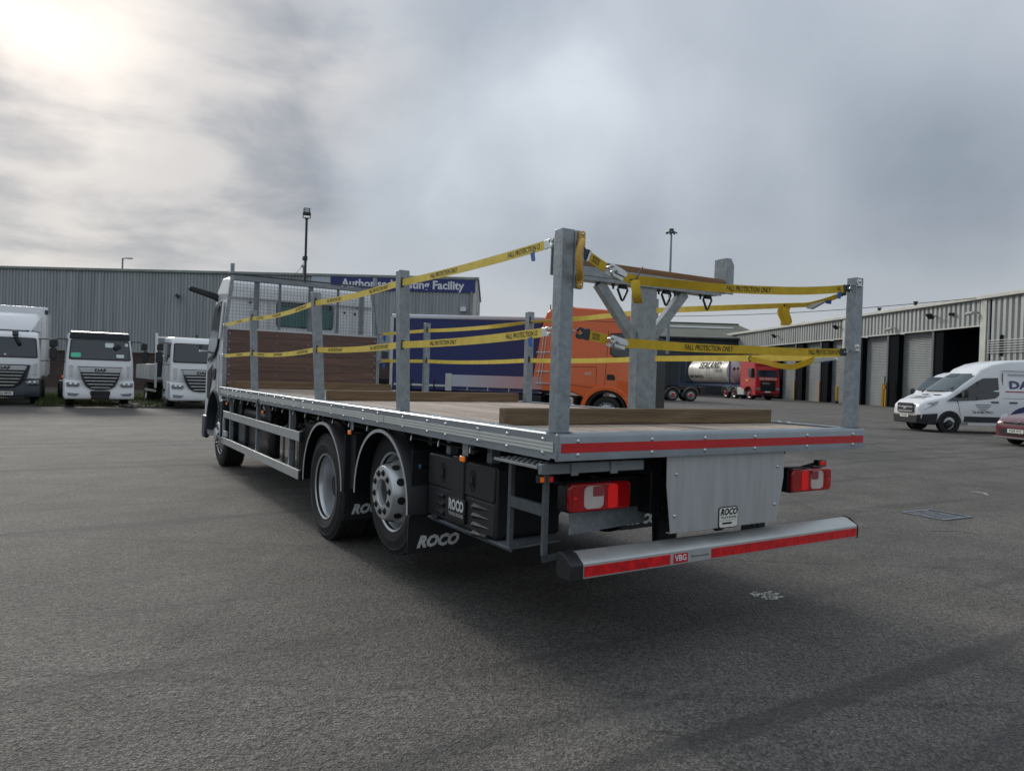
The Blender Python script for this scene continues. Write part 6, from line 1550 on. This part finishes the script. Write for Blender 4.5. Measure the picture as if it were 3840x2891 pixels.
# ---------------------------------------------------------------- vans (local x forwards, y left; camera sees the left side)
def van(label, loc, rz, hgt, dist_text=True):
    t = thing('white_van', label, 'van', loc, rz, 'white vans parked in front of the open bay')
    yl = 1.0
    # stations along x: (x, lower z, [half-width at levels], top z) body lofted from cross sections
    st = [(1.02, .42, .70, .78, .88), (.98, .40, .86, .84, 1.02), (.80, .38, .96, .90, 1.16), (.45, .36, 1.0, .93, 1.26), (.05, .36, 1.01, .92, 1.36), (-.10, .36, 1.01, .91, 1.46)]
    def ring(x_, z0_, w_, wt, zt):
        zs_ = z0_ + (zt - z0_) * .55
        return [(x_, -w_ * .96, z0_), (x_, w_ * .96, z0_), (x_, w_, z0_ + .18), (x_, w_, zs_), (x_, wt * .96, zt - .06), (x_, wt * .82, zt), (x_, -wt * .82, zt), (x_, -wt * .96, zt - .06), (x_, -w_, zs_), (x_, -w_, z0_ + .18)]
    prof = [(-.10, 1.46), (-.55, 1.80), (-1.00, 2.12), (-1.25, hgt - .38), (-1.7, hgt - .18), (-2.3, hgt - .05), (-3.0, hgt), (-4.6, hgt), (-4.95, hgt - .04)]
    rings = [ring(*a) for a in st]
    for x_, zt in prof[1:]:
        k_ = max(0.0, zt - 1.45); rings.append(ring(x_, .36, 1.01, .95 - .085 * k_, zt))
    b0 = MB().loft(rings).build('body', 'white_paint', t, .03, smooth=40)
    # windscreen: dark curved quad lying on the rake
    def scr_y(zt): return .94 - .085 * max(0, zt - 1.45)
    ws_ = MB(); rows = []
    for i in range(6):
        q = i / 5; x_ = -.10 - .95 * q; z_ = 1.50 + .67 * q
        nrm = V((.58, 0, .81))
        rows.append([V((x_ - .10 * (abs(y_) ** 3), y_ * (scr_y(z_) * .90), z_)) + nrm * .035 for y_ in (-1, -.75, -.4, 0, .4, .75, 1)])
    ws_.grid(rows).build('windscreen', 'glass_teal', b0, smooth=60)
    MB().grid([[p + V((.004, 0, .006)) for p in rows[4][1:4]], [p + V((.004, 0, .006)) for p in rows[5][1:4]]]).build('screen_band', 'dark_grey_paint', b0)
    yo = lambda z_: 1.012 - .0 if z_ < 1.5 else 1.012 - .07 * (z_ - 1.5)
    def pan_(name, pts, mt, d=.006, par=b0):
        n_ = len(pts); v1 = [(x_, yo(z_) + d, z_) for x_, z_ in pts]; v2 = [(x_, yo(z_) - .03, z_) for x_, z_ in pts]
        return MB()._add(v1 + v2, [tuple(range(n_)), tuple(range(2 * n_ - 1, n_ - 1, -1))] + [(i, n_ + i, n_ + (i + 1) % n_, (i + 1) % n_) for i in range(n_)]).build(name, mt, par)
    pan_('door_window', [(.10, 1.16), (-.62, 1.63), (-1.02, 1.90), (-1.25, 2.03), (-1.80, 2.06), (-1.85, 1.42), (-1.70, 1.30), (-.9, 1.20)], 'glass_dark')
    pan_('quarter_bar', [(-.98, 1.88), (-1.03, 1.91), (-1.03, 1.22), (-.98, 1.21)], 'black_satin', .009)
    for pts in ([(-1.98, 2.25), (-1.995, 2.25), (-1.995, .45), (-1.98, .45)], [(-.28, 1.18), (-.295, 1.18), (-.42, .62), (-.405, .62)], [(-1.98, hgt - .42), (-4.9, hgt - .44), (-4.9, hgt - .455), (-1.98, hgt - .435)], [(-2.2, 2.2), (-4.9, 2.2), (-4.9, 2.185), (-2.2, 2.185)], [(-2.0, 1.32), (-4.9, 1.34), (-4.9, 1.328), (-2.0, 1.308)]):
        pan_('shut_line', pts, 'dark_grey_paint', .002)
    pan_('sill_panel', [(-.55, .62), (-3.1, .62), (-3.1, .42), (-.55, .42)], 'black_plastic', .02); pan_('sill_step', [(-.7, .40), (-2.6, .40), (-2.55, .30), (-.7, .30)], 'white_paint_dull', .0)
    for q in (-1.55, -2.25): pan_('door_handle', [(q, 1.19), (q - .28, 1.19), (q - .28, 1.14), (q, 1.14)], 'black_satin', .03)
    fb = MB()
    fb.loft([[(1.06, -.72, .30), (1.06, .72, .30), (1.08, .75, .62), (1.08, -.75, .62)], [(.82, -.98, .28), (.82, .98, .28), (.84, 1.0, .66), (.84, -1.0, .66)], [(.50, -1.03, .28), (.50, 1.03, .28), (.44, 1.03, .70), (.44, -1.03, .70)]])
    fbo = fb.build('bumper', 'black_plastic', t, .03)
    gr = MB().prism(rrect(1.02, .36, .08, 4, 0, .86), (1.03, 0, 0), Y, Z, (X * .03)).build('grille', 'grille_dark', b0)
    for i in range(4): MB().prism(rrect(.94 - .05 * abs(i - 1.5), .035, .01, 2, 0, .74 + i * .08), (1.055, 0, 0), Y, Z, X * .015).build('grille_slat', 'dark_grey_paint' if i % 2 else 'alu_matt', gr)
    MB().prism([(.11 * math.cos(R(i * 30)), .86 + .05 * math.sin(R(i * 30))) for i in range(12)], (1.06, 0, 0), Y, Z, X * .02).build('badge', 'alu', gr)
    for sy in (-1, 1):
        hv = [(1.0, .50, .98), (.90, .82, 1.0), (.45, .985, 1.14), (.50, .985, 1.04), (.86, .92, .84), (.98, .54, .80)]
        v1 = [(x_ + .02, sy * (y_ + .015), z_) for x_, y_, z_ in hv]; v2 = [(x_ - .08, sy * (y_ - .06), z_) for x_, y_, z_ in hv]; n_ = 6
        MB()._add(v1 + v2, [tuple(range(n_)), tuple(range(2 * n_ - 1, n_ - 1, -1))] + [(i, n_ + i, n_ + (i + 1) % n_, (i + 1) % n_) for i in range(n_)]).build('headlight', 'headlamp', b0)
        MB().prism(rrect(.19, .30, .06, 4, sy * 1.18, 1.45), (-.52, 0, 0), Y, Z, X * .16).build('door_mirror', 'black_plastic', b0, .03)
        for q in (0, -3.55):
            wheel(t, (q, sy * .94, .345), (0, sy, 0), .345, .23, .20, 'front', 'steel_dark', n=26, nuts=5)
            if q == 0 or sy > 0:
                rings = [[(q + r2 * math.cos(R(2 + 17.6 * j)), sy * y_, .36 + r2 * math.sin(R(2 + 17.6 * j))) for y_, r2 in ((1.018, .37), (1.024, .45), (.85, .45), (.85, .37))] for j in range(11)]
                MB().loft(rings).build('arch_trim', 'black_plastic', b0)
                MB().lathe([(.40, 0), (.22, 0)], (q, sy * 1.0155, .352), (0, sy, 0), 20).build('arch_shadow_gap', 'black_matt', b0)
    nu = MB().prism(rrect(.52, .11, .01, 2, .0, .57), (1.085, 0, 0), Y, Z, X * .012).build('number_plate', 'plate_white', fbo)
    def print_(txt, xc, zc, size, mt, **k):
        me = text_mesh(txt, size, **k)
        for v in me.vertices:
            z_ = zc + v.co.y; v.co = V((xc - v.co.x, yo(z_) + .012, z_))
        me.materials.clear(); me.materials.append(MATS[mt]); o = bpy.data.objects.new('lettering', me); col.objects.link(o); o.parent = b0
    pan_.letter = print_
    return t, b0, nu, pan_
hv = V((-.87, .49, 0)).normalized(); lv = V((-hv.y, hv.x, 0))
q0 = gpt(2900 + 1540 / 2.353, 1000 + 1465 / 2.353)
o_ = q0 - lv * .95
v1, vb, nu, pn = van('white high roofed van with navy curve and printed bonnet, nearer of the two vans', (o_.x, o_.y, 0), math.atan2(hv.y, hv.x), 2.76)
text('FT15 FNW', (1.099, 0, .57), Y, Z, .10, 'print_black', nu, bold=.02, xs=.82)
pn.letter('DAF', -2.72, 1.80, .40, 'van_navy', bold=.035, xs=1.35)
pn('red_line', [(-2.08, 1.60), (-3.5, 1.60), (-3.5, 1.54), (-2.08, 1.54)], 'van_redline', .004)
cv = [(-4.9, .45), (-4.9, 1.05)] + [(-3.05 + .85 * math.cos(R(a_)) * 1.0 - 0.0, .45 + .60 * math.sin(R(a_))) for a_ in range(110, -1, -10)]
pn('navy_curve', [(x_, z_) for x_, z_ in cv], 'van_navy', .022)
pn.letter('Tel: 01482 795111', -1.25, .78, .125, 'print_black', bold=.012, xs=.85)
for i in range(4):
    MB().box(-1.25 - (.30, .26, .2, .12)[i], -1.25 + (.30, .26, .2, .12)[i], 1.012, 1.016, 1.045 - i * .065, 1.068 - i * .065).build('small_print', 'logo_navy', vb)
bn = V((.45, 0, 1.275)); sl_ = V((-.40, 0, .12)).normalized()
text('DAF', (.40, 0, 1.285), Y, sl_, .30, 'van_navy', vb, bold=.03, xs=1.4)
MB()._add([(.64, -.45, 1.235), (.64, .45, 1.235), (.59, .45, 1.25), (.59, -.45, 1.25)], [(0, 1, 2, 3)]).build('bonnet_line', 'van_redline', vb)
for y_ in (-.35, .35): MB()._add([(.12, y_ - .2, 1.36), (.12, y_ + .2, 1.36), (.02, y_ + .2, 1.39), (.02, y_ - .2, 1.39)], [(0, 1, 2, 3)]).build('bonnet_vent', 'dark_grey_paint', vb)
MB().beam((-.1, .25, 1.50), (-.3, .75, 1.66), .02, .02).beam((-.1, -.5, 1.5), (-.22, 0, 1.58), .02, .02).build('wiper', 'black_satin', vb)
h2 = V((-.99, .06, 0)).normalized(); l2 = V((-h2.y, h2.x, 0)); q1 = pix(3600, 1472, 35.0)
q1 = V((q1.x, q1.y, 0)) + h2 * .45 - l2 * 1.18
v2_, vb2, nu2, pn2 = van('white van with medium roof, mostly hidden behind the nearer van', (q1.x, q1.y, 0), math.atan2(h2.y, h2.x), 2.5)
pn2.letter('DAF', -3.1, 1.80, .40, 'logo_navy', bold=.03, xs=1.3)
MB().box(-2.7, -2.4, -.2, .2, 2.42, 2.48).build('roof_vent', 'dark_grey_paint', vb2)

# ---------------------------------------------------------------- maroon hatchback, only its nose in frame
hc = V((-.94, .34, 0)).normalized(); q0 = pix(3812, 1618, 20.8)
o_ = V((q0.x, q0.y, 0)) - hc * .80
cr = thing('maroon_car', 'maroon hatchback with white front plate cut off by the right edge', 'car', (o_.x, o_.y, 0), math.atan2(hc.y, hc.x))
st = [(.82, .24, .55, .52, .50), (.78, .20, .72, .66, .70), (.62, .18, .82, .74, .80), (.35, .17, .86, .76, .88), (-.25, .17, .87, .76, .97), (-.45, .17, .87, .75, 1.02), (-1.1, .17, .87, .62, 1.38), (-1.6, .17, .87, .60, 1.47), (-2.4, .17, .87, .60, 1.46), (-2.9, .17, .86, .58, 1.36), (-3.15, .25, .80, .62, .95)]
def cring(x_, z0_, w_, wt, zt):
    zs_ = z0_ + min(.55, (zt - z0_) * .7)
    return [(x_, -w_ * .92, z0_), (x_, w_ * .92, z0_), (x_, w_, z0_ + .15), (x_, w_, zs_), (x_, wt, zt - .03), (x_, wt * .8, zt), (x_, -wt * .8, zt), (x_, -wt, zt - .03), (x_, -w_, zs_), (x_, -w_, z0_ + .15)]
cbo = MB().loft([cring(*a) for a in st]).build('body', 'maroon_paint', cr, .04, smooth=50, seg=3)
MB().prism(rrect(1.05, .17, .05, 3, 0, .40), (.80, 0, 0), Y, Z, X * .03).build('lower_grille', 'grille_dark', cbo)
MB().prism(rrect(.9, .05, .02, 3, 0, .66), (.79, 0, 0), Y, Z, X * .02).build('upper_grille', 'grille_dark', cbo)
MB().prism([(.085 * math.cos(R(i * 30)), .69 + .035 * math.sin(R(i * 30))) for i in range(12)], (.80, 0, 0), Y, Z, X * .025).build('badge', 'chrome', cbo)
pl_ = MB().prism(rrect(.52, .112, .01, 2, 0, .43), (.835, 0, 0), Y, Z, X * .012).build('number_plate', 'plate_white', cbo)
text('YG59 XYC', (.8485, 0, .43), Y, Z, .105, 'print_black', pl_, bold=.02, xs=.84)
for sy in (-1, 1):
    hv_ = [(.70, .62, .72), (.42, .82, .90), (.36, .84, .82), (.60, .80, .62)]
    v1_ = [(x_ + .02, sy * (y_ + .02), z_) for x_, y_, z_ in hv_]; v2__ = [(x_ - .1, sy * (y_ - .08), z_) for x_, y_, z_ in hv_]
    MB()._add(v1_ + v2__, [(0, 1, 2, 3), (7, 6, 5, 4), (0, 4, 5, 1), (1, 5, 6, 2), (2, 6, 7, 3), (3, 7, 4, 0)]).build('headlight', 'headlamp', cbo)
    for q in (0, -2.49): wheel(cr, (q, sy * .84, .30), (0, sy, 0), .30, .19, .19, 'front', n=24, nuts=4)
MB().prism(rrect(1.5, .05, .02, 2, 0, .235), (.80, 0, 0), Y, Z, X * .03).build('chin_trim', 'chrome', cbo)
MB().grid([[(-.42, y_ * .70, 1.03) for y_ in (-1, -.5, 0, .5, 1)], [(-1.08, y_ * .60, 1.395) for y_ in (-1, -.5, 0, .5, 1)]]).build('windscreen', 'glass_dark', cbo)
